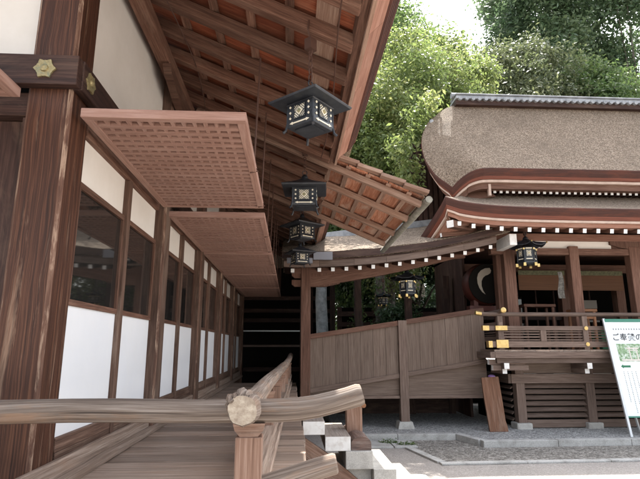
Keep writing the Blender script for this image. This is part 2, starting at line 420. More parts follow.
# tie beams (nageshi) with gilt nail covers
m = MB(); m.bx(-5.0, -1.335, 2.88, 2.945, 3.27, 3.47); m.build('tie_beam', M['dark'], hall, bevel=.006)
m = MB(); m.bx(-1.383, -1.325, 2.947, 14.1, 3.27, 3.47); m.build('tie_beam', M['dark'], hall, bevel=.006)
def nailcover(c, ax):
    m = MB(); c = V(c); n = 36; e1, e2 = (V((1, 0, 0)), V((0, 0, 1))) if ax == 'Y' else (V((0, 1, 0)), V((0, 0, 1)))
    pts = [c + (e1 * math.cos(t) + e2 * math.sin(t)) * (.058 + .007 * math.cos(6 * t) + .003 * math.cos(12 * t)) for t in [2 * math.pi * k / n for k in range(n)]]
    ex = V((0, -.012, 0)) if ax == 'Y' else V((.012, 0, 0))
    m.prism(pts, ex)
    ob = m.build('nail_cover', M['oldgilt'], hall, bevel=.003)
    b = MB(); cc = c + ex * 1.6; b.tube([c + ex * .9, c + ex * 1.8, c + ex * 2.2], [.026, .022, .004], 12); b.build('boss', M['oldgilt'], ob)
nailcover((-1.53, 2.88, 3.37), 'Y'); nailcover((-1.325, 3.05, 3.37), 'X')
# upper plaster
m = MB(); m.bx(-1.50, -1.43, 3.0, 14.2, 3.2, 4.75); m.build('plaster_wall', M['plaster'], hall)
m = MB(); m.bx(-5.0, -1.67, 3.05, 3.12, 3.47, 5.2); m.build('plaster_wall', M['plaster'], hall)
# front face below the beam: dark old timber door
m = MB()
for k in range(12): m.bx(-5 + k * .28, -5 + k * .28 + .276, 3.06 + random.uniform(-.004, .004), 3.11, .95, 3.10)
m.build('front_door', M['dark'], hall, bevel=.004)
m = MB(); m.bx(-5, -1.665, 2.99, 3.13, 3.11, 3.265); m.build('lintel', M['dark'], hall, bevel=.005)
m = MB(); m.bx(-1.69, -1.662, 3.0, 3.14, .95, 3.1); m.build('door_jamb', M['dark'], hall)
# body of the building behind the walls
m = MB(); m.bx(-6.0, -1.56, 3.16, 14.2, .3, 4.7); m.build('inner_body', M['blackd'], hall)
# bays
def bay(y0, y1):
    m = MB()
    m.bx(-1.50, -1.385, y0, y1, 3.085, 3.17); m.build('head_rail', M['raft'], hall, bevel=.004)
    m = MB(); m.bx(-1.50, -1.385, y0, y1, 1.085, 1.165); m.build('bottom_rail', M['postin'], hall, bevel=.004)
    ym = (y0 + y1) / 2
    m = MB(); m.bx(-1.47, -1.375, ym - .035, ym + .035, 1.05, 3.085); m.build('mullion', M['postin'], hall, bevel=.004)
    for (a, b) in ((y0, ym - .035), (ym + .035, y1)):
        m = MB(); m.bx(-1.445, -1.425, a, b, 2.77, 3.085); m.build('transom_panel', M['plaster'], hall)
        fr = MB(); t = .03
        fr.bx(-1.44, -1.40, a, b, 2.725, 2.77); fr.bx(-1.44, -1.40, a, b, 1.955, 1.995)
        fr.bx(-1.44, -1.40, a, a + t, 1.995, 2.725); fr.bx(-1.44, -1.40, b - t, b, 1.995, 2.725)
        w = fr.build('window', M['raft'], hall, bevel=.003)
        p = MB(); p.bx(-1.428, -1.42, a + t, b - t, 1.995, 2.725); p.build('pane', M['glass'], w)
        p = MB(); p.bx(-1.44, -1.415, a, b, 1.165, 1.955); p.build('lower_panel', M['paper'], hall)
for y0, y1 in zip(PY[:-1], PY[1:]):
    bay(y0 + (.14 if y0 < 4 else .12), y1 - .12)
# wall plate and bracket boards under the rafters
m = MB(); m.bx(-1.36, -1.235, 1.6, 14.3, 4.46, 4.60); m.build('wall_plate', M['raft'], hall, bevel=.008)
m = MB()
m.prism([(-1.30, 4.55, 4.44), (-1.30, 6.5, 4.44), (-1.30, 6.5, 4.34), (-1.30, 6.1, 4.27), (-1.30, 5.4, 4.2), (-1.30, 5.0, 4.27), (-1.30, 4.62, 4.36)], (.08, 0, 0)); m.build('bracket_arm', M['raft'], hall, bevel=.005)
# eave: rafters, battens, boards, edge beams, roof skin
SL = .44
zu = lambda x: 4.60 - SL * (x + 1.25)
ynear, yfar = 1.55, 14.6
for k in range(-2, 26):
    y = 2.9 + .46 * k
    if y < ynear or y > yfar: continue
    m = MB(); dz = .062
    m.beam((-1.75, y, zu(-1.75) + dz), (.45, y + random.uniform(-.01, .01), zu(.45) + dz + random.uniform(-.006, .006)), .095, .115)
    m.build('rafter', M['raft'], hall, bevel=.008)
for x in (-1.0, -.68, -.36, -.04):
    m = MB(); m.bx(x - .035, x + .035, ynear, yfar, zu(x) + .128, zu(x) + .158)
    m.build('eave_batten', M['raft'], hall)
m = MB(); dv = V((1, 0, -SL)).normalized(); m.obox((.24, (ynear + yfar) / 2, zu(.24) + .145), ((0, 1, 0), dv, V((0, 1, 0)).cross(dv)), ((yfar - ynear) / 2, .085, .016)); m.build('eave_batten', M['kraft'], hall)
m = MB(); y = ynear
while y < yfar:
    w = random.uniform(.19, .27); h = .0122
    m.obox(((-1.75 + .44) / 2, y + w / 2, zu(-.655) + .176 + random.uniform(-.002, .002)), (dv, (0, 1, 0), V((0, 1, 0)).cross(dv)), (1.20, w / 2 - .0015, h)); y += w
m.build('eave_boarding', M['board'], hall)
ez = zu(.475)
for (ya, yb) in ((ynear, 5.74), (8.46, yfar)):       # the edge boards stop where the canopy is carried out
    m = MB(); m.bx(.435, .515, ya, yb, ez + .055, ez + .20); m.build('eave_beam', M['raft'], hall, bevel=.006)
    m = MB(); m.prism([(.497, ya, ez + .012), (.525, ya, ez + .012), (.535, ya, ez + .052), (.497, ya, ez + .052)], (0, yb - ya, 0)); m.build('edge_strip', M['kraft'], hall)
    m = MB(); n = max(3, int((yb - ya) / .8)); 
    for k in range(n):
        a = ya + (yb - ya) * k / n; b = ya + (yb - ya) * (k + 1) / n - .003
        m.prism([(.52, a, ez + .056), (.66, a, ez + .20), (.64, a, ez + .27), (.50, a, ez + .24)], (0, b - a, 0))
    m.build('eave_edge_boards', M['fascia'], hall)
    m = MB()
    for k in range(5):
        x = .64 + .02 * k; z = ez + .19 + .028 * k
        m.prism([(x, ya, z), (x + .035, ya, z + .006), (x + .045, ya, z + .027), (x - .1, ya, z + .027)], (0, yb - ya, 0))
    m.build('eave_bark_edge', M['barkedge'], hall, bevel=.003)
m = MB(); m.prism([(.75, ynear, ez + .34), (.50, ynear, ez + .275), (-1.75, ynear, zu(-1.75) + .21), (-5.5, ynear, zu(-5.5) + .21), (-5.5, ynear, zu(-5.5) + .55), (-1.75, ynear, zu(-1.75) + .55), (.3, ynear, ez + .56)], (0, yfar - ynear, 0))
m.build('roof', M['bark'], hall)

for (x, y0, y1, a) in ((-1.05, 3.2, 7.0, .05), (.33, 2.2, 5.6, .03)):
    m = MB(); m.tube([(x + a * math.sin(t * 1.7), t, zu(x) - .012 - .02 * abs(math.sin(t * 1.3))) for t in np.linspace(y0, y1, 24)], .006, 5); m.build('cable', M['rod'], hall, smooth=True)
# step canopy: the eave carried out over the stairs
KY0, KY1 = 5.78, 8.42
zk = lambda x: 3.86 - .43 * (x - .45)
for y, xa in ((5.86, -1.2), (6.58, .453), (7.50, .453), (8.3, -1.2)):
    m = MB(); m.beam((xa, y, zk(xa) + .037), (1.58, y, zk(1.58) + .035), .07, .074); m.build('canopy_rafter', M['kraft'], hall, bevel=.005)
kd = V((1, 0, -.43)).normalized(); kn = V((0, 1, 0)).cross(kd)
for x in (.46, .68, .92, 1.17, 1.42):
    m = MB(); m.obox((x, (KY0 + KY1) / 2, zk(x) + .086), ((0, 1, 0), kd, kn), ((KY1 - KY0) / 2, .03, .014)); m.build('canopy_batten', M['kraft'], hall)
m = MB(); xs = [.46, .68, .92, 1.17, 1.42, 1.6]
for j, (a, b) in enumerate(zip(xs[:-1], xs[1:])):
    ys = [KY0, 6.58, 7.50, 8.3, KY1]
    for c, d in zip(ys[:-1], ys[1:]):
        xm = (a + b) / 2
        m.obox((xm, (c + d) / 2, zk(xm) + .114), ((0, 1, 0), kd, kn), ((d - c) / 2 - .002, (b - a) / 2 * 1.06 - .002, .011))
m.build('canopy_boarding', M['kboard'], hall)
for k in range(4):                          # lapped verge boards along the near edge
    x0 = .50 + k * .28; x1 = x0 + .35
    m = MB(); z0 = zk(x0) + .145 + .0; z1 = zk(x1) + .165
    m.beam((x0, KY0 - .03 - .006 * k, z0 - .004), (x1 - .05, KY0 - .03 - .006 * k, zk(x1 - .05) + .172), .12, .045); m.build('verge_board', M['kraft'], hall, bevel=.006)
m = MB(); m.prism([(.47, KY0 + .03, zk(.47) + .13), (1.62, KY0 + .03, zk(1.62) + .13), (1.60, KY0 + .03, zk(1.6) + .20), (.47, KY0 + .03, zk(.47) + .24)], (0, KY1 - KY0 - .03, 0)); m.build('canopy_roof', M['bark'], hall)
m = MB(); m.tube([(1.635, KY0 - .10, zk(1.6) + .06), (1.63, 6.5, zk(1.6) + .045), (1.63, 7.5, zk(1.6) + .04), (1.625, KY1 + .35, zk(1.6) + .015)], [.044, .046, .046, .042], 10, jit=.06); m.build('gutter', M['pipe'], hall, smooth=True)

# ------------------------------------------------------------------ veranda
FZ = .90
ver = thing('veranda', 'weathered grey plank veranda along the left shrine wall', 'veranda', (-.7, 7, 0))
m = MB(); y = 2.46
while y < 11.6:
    w = random.uniform(.24, .33); z = random.uniform(-.004, .004)
    m.bx(-1.40, .125 + random.uniform(-.012, .012), y, y + w - .005, FZ - .06 + z, FZ + z); y += w
m.build('floor_board', M['floor'], ver, bevel=.005)
m = MB(); m.bx(-1.345, -1.29, 2.46, 14, FZ + .002, FZ + .06); m.build('ledge', M['floor'], ver, bevel=.006)
m = MB(); m.bx(-1.384, -1.347, 2.46, 14, FZ + .002, FZ + .15); m.build('wall_sill', M['floor'], ver, bevel=.006)
m = MB(); m.bx(-1.50, -1.386, 3.24, 14, .84, FZ + .184); m.build('ground_sill', M['postin'], ver, bevel=.005)
m = MB(); m.bx(-.02, .06, 2.5, 11.5, .68, FZ - .064); m.build('edge_joist', M['postin'], ver, bevel=.005)
for y in (2.62, 4.7, 7.0, 9.2, 11.3):
    m = MB(); m.bx(-.06, .08, y - .07, y + .07, .05, .68); p = m.build('support_post', M['postin'], ver, bevel=.005)
    m = MB(); m.lathe((.01, y, 0), [(.17, 0), (.15, .05)], 12); m.build('base_stone', M['granite'], p)
m = MB(); m.bx(-1.3, .12, 2.38, 2.45, .72, FZ + .002); m.build('end_fascia', M['floor'], ver, bevel=.005)

# railing: near log, receding log, lower logs, posts
rl = thing('log_railing', 'grey weathered log railing with upturned ends around the veranda corner', 'railing', (-.19, 2.55, FZ))
R = .056
pts = [(x, 2.55 + .004 * math.sin(x * 3), 1.40 + .004 * math.sin(x * 5)) for x in np.linspace(-3.4, -.18, 16)] + [(-.06, 2.55, 1.397), (.04, 2.55, 1.403), (.13, 2.55, 1.416), (.21, 2.55, 1.434), (.28, 2.55, 1.452), (.333, 2.55, 1.467), (.352, 2.55, 1.472)]
m = MB(); m.tube(pts, [R] * 17 + [R * 1.0, R * .98, R * .96, R * .96, R * .98, R * .86], 20, jit=.03); m.build('top_log', M['rail'], rl, smooth=True)
pts = [(-.208, 2.30, 1.428), (-.207, 2.34, 1.43), (-.203, 2.42, 1.427), (-.20, 2.50, 1.425), (-.198, 2.7, 1.425)] + [(-.195 + .02 * (t - 3) + .006 * math.sin(t), t, 1.422 + .004 * math.sin(2 * t)) for t in np.linspace(3.1, 9.7, 14)] + [(-.04, 10.2, 1.435), (-.02, 10.7, 1.475), (0, 10.95, 1.52), (.003, 10.97, 1.523)]
m = MB(); m.tube(pts, [.064, .075, .073, .064, .056] + [.054] * 14 + [.054, .052, .05, .044], 20, capmi=1, jit=.05); lg = m.build('receding_log', [M['rail'], M['endgrain']], rl, smooth=True)
m = MB(); m.tube([(.003, 10.968, 1.522), (.005, 10.985, 1.527)], [.045, .042], 14); m.build('white_tip', M['white'], lg)
# gnarled, broken rim of the receding log's end
m = MB()
for t, r, l in ((2.5, .026, .05), (2.1, .02, .04), (1.7, .024, .035), (2.9, .018, .03), (1.3, .018, .03)):
    c = V((-.207 + math.cos(t) * .062, 2.335, 1.428 + math.sin(t) * .062)); m.tube([c + V((0, .09, 0)), c + V((0, .02, .004)), c + V((-.004, -l * .5, .006)), c + V((-.006, -l, .004))], [r, r * 1.05, r * .8, r * .25], 8, jit=.18)
m.build('broken_rim', M['rail'], lg, smooth=True)
m = MB(); m.tube([(-3.4, 2.55, 1.03), (-.3, 2.55, 1.035), (-.12, 2.55, 1.06), (.02, 2.55, 1.10), (.14, 2.55, 1.135), (.215, 2.55, 1.155), (.225, 2.55, 1.157)], [.05, .05, .05, .05, .049, .048, .04], 16, jit=.03); m.build('lower_log', M['rail'], rl, smooth=True)
m = MB(); m.bx(-.255, -.130, 2.49, 2.61, .92, 1.285); m.build('corner_post', M['railpost'], rl, bevel=.006)
m = MB(); m.prism([(-.235, 2.495, 1.287), (-.150, 2.495, 1.287), (-.125, 2.495, 1.315), (-.117, 2.495, 1.345), (-.268, 2.495, 1.345), (-.26, 2.495, 1.315)], (0, .11, 0)); m.build('cap_block', M['railpost'], rl, bevel=.005)
for y in (4.0, 5.4, 6.8, 8.2, 9.6, 10.8):
    m = MB(); xo = .02 * (y - 3); m.bx(-.235 + xo, -.145 + xo, y - .045, y + .045, 1.0, 1.30); p = m.build('rail_post', M['railpost'], rl, bevel=.005)
    m = MB(); m.prism([(-.225 + xo, y - .04, 1.302), (-.155 + xo, y - .04, 1.302), (-.135 + xo, y - .04, 1.365), (-.245 + xo, y - .04, 1.365)], (0, .08, 0)); m.build('cap_block', M['railpost'], p, bevel=.004)
m = MB(); m.beam((-.19, 2.62, 1.10), (-.03, 11.2, 1.10), .12, .05); m.build('middle_rail', M['floor'], rl, bevel=.006)
m = MB(); m.beam((-.19, 2.62, .965), (-.03, 11.3, .965), .14, .06); m.build('base_rail', M['floor'], rl, bevel=.006)
for y in np.arange(3.1, 11, .7):
    m = MB(); m.bx(-.225 + .02 * (y - 3), -.155 + .02 * (y - 3), y - .05, y + .05, .903, .934); m.build('spacer_block', M['railpost'], rl)

# ------------------------------------------------------------------ stairs
SY0, SY1 = 6.0, 7.06
st = thing('stairs', 'short stairs down from the veranda, two white-ended wood treads above sunlit granite steps', 'stairs', (.8, 7.2, 0))
for (x0, x1, z1, h) in ((.145, .395, .865, .145), (.40, .69, .70, .155)):
    m = MB(); m.bx(x0, x1, SY0, SY1, z1 - h, z1, endmi=1); m.build('wood_tread', [M['stepwood'], M['white']], st, bevel=.006)
for (x0, x1, z1, y0) in ((.63, .94, .545, SY0 - .02), (.94, 1.20, .36, SY0 - .04), (1.20, 1.47, .185, SY0 - .06), (1.475, 1.80, .045, SY0 - .1)):
    m = MB(); n = 3
    for k in range(n):
        a = y0 + (SY1 - y0) * k / n; b = y0 + (SY1 - y0) * (k + 1) / n - .006
        m.bx(x0, x1, a, b, max(0, z1 - .19), z1)
    m.build('stone_step', M['granite'], st, bevel=.008)
m = MB(); m.bx(.16, .935, SY0 + .12, SY1 - .1, 0, .34); m.build('stair_core', M['granite'], st)
m = MB(); m.prism([(.14, SY0 + .04, .70), (.42, SY0 + .04, .52), (.94, SY0 + .04, .10), (.94, SY0 + .04, .0), (.14, SY0 + .04, .0)], (0, .06, 0)); m.build('stringer', M['railpost'], st, bevel=.005)
m = MB(); m.bx(.70, .895, 6.50, 6.66, .546, 1.06); m.build('newel_post', M['railpost'], st, bevel=.008)
m = MB(); m.tube([(.905, 6.42, .99), (.905, 6.55, .99)], .03, 12); m.build('dowel_end', M['tabletop'], st, smooth=True)
for (x, y0, y1, r) in ((.815, 6.03, 6.49, .115), (.78, 6.67, 6.98, .105)):      # round-topped sleeper either side of the post
    m = MB(); pr = [(x - r, y0, .547), (x + r, y0, .547)] + [(x + r * math.cos(a), y0, .547 + .07 + .075 * math.sin(a)) for a in np.linspace(.12, math.pi - .12, 12)]
    m.prism(pr, (0, y1 - y0, 0)); m.build('sleeper', M['sleeper'], st, bevel=.006)

# ------------------------------------------------------------------ lattice shutters
def make_shutter(label):
    t = thing('lattice_shutter', label, 'shutter', (0, 0, 0), 'lattice shutters raised along the left wall')
    L, Wd = 2.06, 1.02
    m = MB(); m.bx(0, Wd, 0, .055, -.03, .03); m.bx(0, Wd, L - .055, L, -.03, .03); m.bx(0, .06, .0552, L - .0552, -.03, .03); m.bx(Wd - .06, Wd, .0552, L - .0552, -.03, .03)
    m.build('frame', M['shut'], t, bevel=.004)
    m = MB(); nx, ny = 13, 21
    for i in range(1, nx): x = .06 + (Wd - .12) * i / nx; m.bx(x - .0115, x + .0115, .056, L - .056, -.024, .004, rnd=.4 + .2 * random.random())
    for j in range(1, ny): y = .055 + (L - .11) * j / ny; m.bx(.061, Wd - .061, y - .024, y + .024, -.027, .006, rnd=.4 + .2 * random.random())
    m.build('lattice', M['shut'], t)
    m = MB()
    for k in range(5): a = .06 + (Wd - .12) * k / 5; m.bx(a, a + (Wd - .12) / 5 - .003, .056, L - .056, .012, .027)
    m.build('backing_board', M['shutback'], t)
    for y in (.95, 1.98):
        m = MB(); m.tube([(Wd - .02, y, .02), (Wd + .01, y, 1.0)], .009, 6); m.tube([(Wd - .05, y, -.035), (Wd + .015, y, -.02), (Wd - .02, y, .03)], .008, 6)
        m.build('hanging_rod', M['rod'], t)
    return t
sh = make_shutter('nearest raised lattice shutter beside the big corner post')
sh.location = (-1.32, 2.945, 3.12)
wlabels = ['second raised lattice shutter, above the bay behind the nearest one', 'third raised lattice shutter from the corner post', 'fourth raised lattice shutter from the corner post, near the dark far end', 'farthest raised lattice shutter at the dark end of the veranda']
for k in range(4):
    c = copy_tree(sh); c.location = (-1.32, 5.24 + 2.18 * k, 3.085 - .006 * k); c['label'] = wlabels[k]
fs = copy_tree(sh); fs.location = (-1.75, 2.05, 3.26); fs.rotation_euler = (0, math.radians(10), -math.pi / 2 + 0); fs['label'] = 'raised lattice shutter cut off by the left edge, in front of the corner post'
fs.location = (-3.86, 2.98, 3.16); fs.rotation_euler = (math.radians(0), 0, -math.pi / 2); 
fs.location = (-3.71, 2.87, 3.20)

# ------------------------------------------------------------------ covered corridor
cor = thing('covered_corridor', 'covered sloping corridor with plank wall and low bark roof linking the two halls', 'corridor', (2.1, 10.6, 0))
zt = lambda x: 1.93 + .152 * (x - .25)      # top rail
zm = lambda x: .80 + .158 * (x - .25)       # lower rail
CY = 10.6
m = MB(); m.bx(.20, .40, CY - .09, CY + .09, .0, 3.42); m.build('post', M['hallred'], cor, bevel=.008)
m = MB(); m.bx(2.24, 2.42, CY - .085, CY + .085, .20, zt(2.3) - .002); p = m.build('post', M['hall'], cor, bevel=.008)
m = MB(); m.prism([(2.16, CY - .16, .08), (2.50, CY - .16, .08), (2.46, CY - .13, .22), (2.20, CY - .13, .22)], (0, .3, 0)); m.build('base_stone', M['granite'], p, bevel=.01)
for (a, b) in ((.40, 2.24), (2.42, 4.1)):
    m = MB(); m.beam((a, CY, zt(a) - .05), (b, CY, zt(b) - .05), .12, .10); m.build('top_rail', M['hallred'], cor, bevel=.006)
    m = MB(); m.beam((a, CY, zm(a)), (b, CY, zm(b)), .11, .09); m.build('lower_rail', M['hall'], cor, bevel=.006)
    m = MB(); x = a; nb = 7 if a < 1 else 6
    for k in range(nb):
        x0 = a + (b - a) * k / nb; x1 = a + (b - a) * (k + 1) / nb - .005; o = random.uniform(-.004, .004)
        z0, z3 = zm(x0) - .02, zt(x0) - .06
        m.obox(((x0 + x1) / 2, CY + o, (z0 + z3) / 2), ((0, 0, 1), (1, 0, 0), (0, 1, 0)), ((z3 - z0) / 2 + .0, (x1 - x0) / 2, .014))
    m.build('wall_board', M['cboard'], cor)
    m = MB(); m.prism([(a, CY + .012, .72), (b, CY + .012, .72), (b, CY + .012, zm(b) - .048), (a, CY + .012, zm(a) - .048)], (0, .02, 0)); m.build('lower_panel', M['cboard'], cor)
    m = MB(); m.bx(a, b, CY - .05, CY + .05, .66, .72); m.build('bottom_rail', M['hall'], cor, bevel=.005)
m = MB(); m.prism([(.3, CY + .06, .66), (4.1, CY + .06, .66), (4.1, CY + .06, zm(4.1)), (.3, CY + .06, zm(.3))], (0, 2.0, 0)); m.build('floor', M['dark'], cor)
# back side of the corridor
for x in (.3, 1.7, 3.0, 4.0):
    m = MB(); m.bx(x - .08, x + .08, 12.72, 12.88, 0, 3.5); m.build('post', M['dark'], cor)
m = MB(); m.prism([(.3, 12.75, .1), (4.1, 12.75, .1), (4.1, 12.75, zt(4.1)), (.3, 12.75, zt(.3))], (0, .06, 0)); m.build('back_wall', M['dark'], cor)
# curved beam, bracket arms, eave
zc = lambda x: 3.20 + .03 * (x - .5) + .031 * (x - .5) ** 2      # rafter ends at Y 9.9
zb = lambda x: 2.86 + .13 * (x - .25) + .021 * (x - .25) ** 2
def ribbon(m, fn, x0, x1, y0, y1, d0, d1, n=16, **k):
    """a beam following the curve z = fn(x), from fn+d0 to fn+d1"""
    xs = np.linspace(x0, x1, n + 1)
    A = [(x, fn(x) + d0) for x in xs] + [(x, fn(x) + d1) for x in reversed(xs)]
    m.prism([(x, y0, z) for x, z in A], (0, y1 - y0, 0), **k); return m
def ribbon2(m, fn, x0, x1, y0, y1, d0, d1, n=14, mi=0):
    rnd = random.random(); o = random.random() * 30
    xs = list(np.linspace(x0, x1, n + 1))
    for a, b in zip(xs[:-1], xs[1:]):
        q = [(a, y0, fn(a) + d0), (b, y0, fn(b) + d0), (b, y0, fn(b) + d1), (a, y0, fn(a) + d1)]
        r = [(x, y1, z) for (x, y, z) in q]
        u0, u1 = a + o, b + o; h = abs(d1 - d0); w = abs(y1 - y0)
        m.face(q, [(u0, 0), (u1, 0), (u1, h), (u0, h)], rnd, mi)
        m.face([r[1], r[0], r[3], r[2]], [(u1, 2), (u0, 2), (u0, 2 + h), (u1, 2 + h)], rnd, mi)
        m.face([r[0], r[1], q[1], q[0]], [(u0, 4), (u1, 4), (u1, 4 + w), (u0, 4 + w)], rnd, mi)
        m.face([q[3], q[2], r[2], r[3]], [(u0, 6), (u1, 6), (u1, 6 + w), (u0, 6 + w)], rnd, mi)
    for x, fl in ((xs[0], False), (xs[-1], True)):
        q = [(x, y1, fn(x) + d0), (x, y0, fn(x) + d0), (x, y0, fn(x) + d1), (x, y1, fn(x) + d1)]
        if fl: q.reverse()
        m.face(q, [(0, 0), (.1, 0), (.1, .1), (0, .1)], rnd, mi)
    return m
CX1 = 4.20
m = MB(); ribbon2(m, zb, .40, 4.05, CY - .06, CY + .06, .06, .26); m.build('curved_beam', M['hallred'], cor)
m = MB(); ribbon2(m, zc, .0, CX1, CY - .07, CY + .07, .02, .14); m.build('eave_plate', M['hallred'], cor)
for z, l in ((2.94, .62), (3.12, .82)):
    m = MB(); m.prism([(.0, CY - .055, z + .14), (.0, CY - .055, z + .05), (.06, CY - .055, z), (.40 + l * .5, CY - .055, z), (.40 + l, CY - .055, z + .07), (.40 + l, CY - .055, z + .14)], (0, .11, 0)); m.build('bracket_arm', M['hallred'], cor, bevel=.006)
for k in range(14):
    x = .55 + .272 * k
    m = MB(); z = zc(x); m.beam((x, 9.9, z), (x, 10.9, z + .20), .07, .075, mi=0, endmi=1); m.build('rafter', [M['hallred'], M['white']], cor)
m = MB(); m.bx(-.02, .05, 9.9, 10.0, 3.15, 3.22); m.build('rafter', [M['white']], cor)
m = MB()
xs = [-.16, .55, 1.25, 1.9, 2.75, 3.5, CX1 - .0]
for a, b in zip(xs[:-1], xs[1:]): ribbon2(m, zc, a, b - .004, 9.83 + random.uniform(-.003, .003), 9.92, .055, .175, 4)
m.build('fascia_board', M['hall'], cor)
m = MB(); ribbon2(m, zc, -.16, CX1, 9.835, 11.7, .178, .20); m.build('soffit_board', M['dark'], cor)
m = MB(); rows = []
for (y, d) in ((9.86, .205), (9.78, .36), (9.85, .385), (10.3, .56), (10.8, .72), (11.4, .98), (11.7, 1.08), (11.7, .2)):
    rows.append([(x, y, zc(x) + d + .012 * math.sin(x * 7 + y * 5)) for x in np.linspace(-.2, CX1 + .3, 24)])
m.grid(rows); m.build('bark_roof', M['bark'], cor)
m = MB(); ribbon2(m, lambda x: zc(x), -.2, CX1 + .1, 9.773, 9.80, .215, .345); m.build('bark_edge', M['dark'], cor)  # dark strip: shaded side of the bark thickness put in as colour
m = MB(); m.bx(.42, .80, 9.70, 9.76, 3.375, 3.53); m.build('flashing', M['lead'], cor, bevel=.005)
m = MB(); m.bx(-.1, .40, 9.60, 9.70, 3.29, 3.39); m.build('flashing', M['lead'], cor, bevel=.005)
m = MB(); m.beam((.30, 11.71, 4.2), (CX1, 11.71, 4.75), .3, .16); m.build('ridge', M['tile'], cor, bevel=.01)

# ------------------------------------------------------------------ right hall
rh = thing('worship_hall', 'raised timber hall at right with thick layered cypress-bark roofs and gilt-ended balcony rail', 'hall', (6, 11, 0))
HY = 10.45
XE = 11.2
def hallbeam(n, x0, x1, y0, y1, z0, z1, mat='hall', bev=.006, parent=None):
    m = MB(); m.bx(x0, x1, y0, y1, z0, z1); return m.build(n, M[mat], parent or rh, bevel=bev)
posts_x = [4.69, 6.16, 7.65, 9.1, 10.6]
for x in posts_x:
    p = hallbeam('base_post', x - .09, x + .09, HY - .09, HY + .09, .2, 1.40)
    m = MB(); m.prism([(x - .17, HY - .17, .07), (x + .17, HY - .17, .07), (x + .14, HY - .14, .2), (x - .14, HY - .14, .2)], (0, .0001, 0)) if False else m.bx(x - .16, x + .16, HY - .16, HY + .16, .06, .199)
    m.build('base_stone', M['granite'], p, bevel=.02)
hallbeam('base_beam', 4.50, XE, HY - .115, HY + .02, .965, 1.15)
for a, b in zip(posts_x[:-1], posts_x[1:]):
    hallbeam('ground_beam', a + .092, b - .092, HY - .05, HY + .05, .10, .25)
    hallbeam('skirting_panel', a + .092, b - .092, HY - .02, HY + .02, 1.152, 1.40, 'cboard')
    fr = hallbeam('louvre', a + .092, b - .092, HY + .06, HY + .08, .25, .96, 'blackd', 0)
    for k in range(6):
        z = .30 + .115 * k
        m = MB(); m.obox(((a + b) / 2, HY - .012, z + .035), ((1, 0, 0), V((0, .80, .6)), V((0, -.6, .80))), ((b - a) / 2 - .10, .055, .012)); m.build('slat', M['hall'], fr)
# left return of the base, louvred as well
fr = hallbeam('louvre', 4.60, 4.62, HY + .1, 12.6, .1, 1.4, 'blackd', 0)
for k in range(7):
    z = .26 + .125 * k; m = MB(); m.obox((4.60, HY + .8, z), ((0, 1, 0), V((.80, 0, .6)), V((-.6, 0, .8))), (.7, .06, .013)); m.build('slat', M['hall'], fr)
hallbeam('base_beam', 4.44, 4.50, HY - .1, 12.6, .965, 1.15)
# balcony
BY = 9.86
hallbeam('balcony_edge', 4.0, XE, BY - .02, BY + .12, 1.475, 1.60)
hallbeam('balcony_edge', 4.05, XE, BY + .04, BY + .14, 1.38, 1.473)
hallbeam('balcony_edge', 3.90, 3.998, BY - .02, 11.6, 1.475, 1.60)
m = MB()
for k in range(26): m.bx(4.0 + k * .28, 4.0 + k * .28 + .276, BY + .01, 11.2, 1.602, 1.64)
m.build('balcony_floor', M['floor'], rh)
for x in (4.20, 5.87, 7.4, 9.0):                       # white-ended brackets
    m = MB(); m.obox((x, BY + .25, 1.33), ((0, 1, 0), (1, 0, 0), (0, 0, 1)), (.30, .05, .055), endmi=1); m.build('bracket_arm', [M['hall'], M['white']], rh)
    m = MB(); m.obox((x, BY + .36, 1.225), ((0, 1, 0), (1, 0, 0), (0, 0, 1)), (.30, .045, .045), endmi=1); m.build('bracket_arm', [M['hall'], M['white']], rh)
for z, x in ((1.40, 3.93), (1.29, 4.0)):
    m = MB(); m.obox((x + .35, BY + .16, z), ((1, 0, 0), (0, 1, 0), (0, 0, 1)), (.36, .05, .05), endmi=1); m.build('bracket_arm', [M['hall'], M['white']], rh)
# balcony railing
def railbar(x0, x1, z, r, rnd_=False, y=BY + .06, mat='hall'):
    m = MB()
    if rnd_: m.tube([(x0, y, z + .02), (x0 + .12, y, z + .004), (x0 + .25, y, z), (x1, y, z)], r, 12)
    else: m.bx(x0, x1, y - r, y + r, z - r, z + r)
    return m.build('rail', M[mat], rh, smooth=rnd_, bevel=0 if rnd_ else .004)
def gilt(m, p): return m.build('gilt_cap', M['gilt'], p, bevel=.003)
r1 = railbar(3.72, XE, 2.335, .042, True); r2 = railbar(3.84, XE, 2.06, .042); r3 = railbar(3.92, XE, 1.745, .058)
m = MB(); m.tube([(3.68, BY + .06, 2.362), (3.80, BY + .06, 2.345)], .046, 12); gilt(m, r1)
m = MB(); m.bx(3.80, 3.93, BY + .012, BY + .108, 2.012, 2.108); gilt(m, r2)
m = MB(); m.bx(3.89, 3.97, BY - .005, BY + .125, 1.68, 1.81); gilt(m, r3)
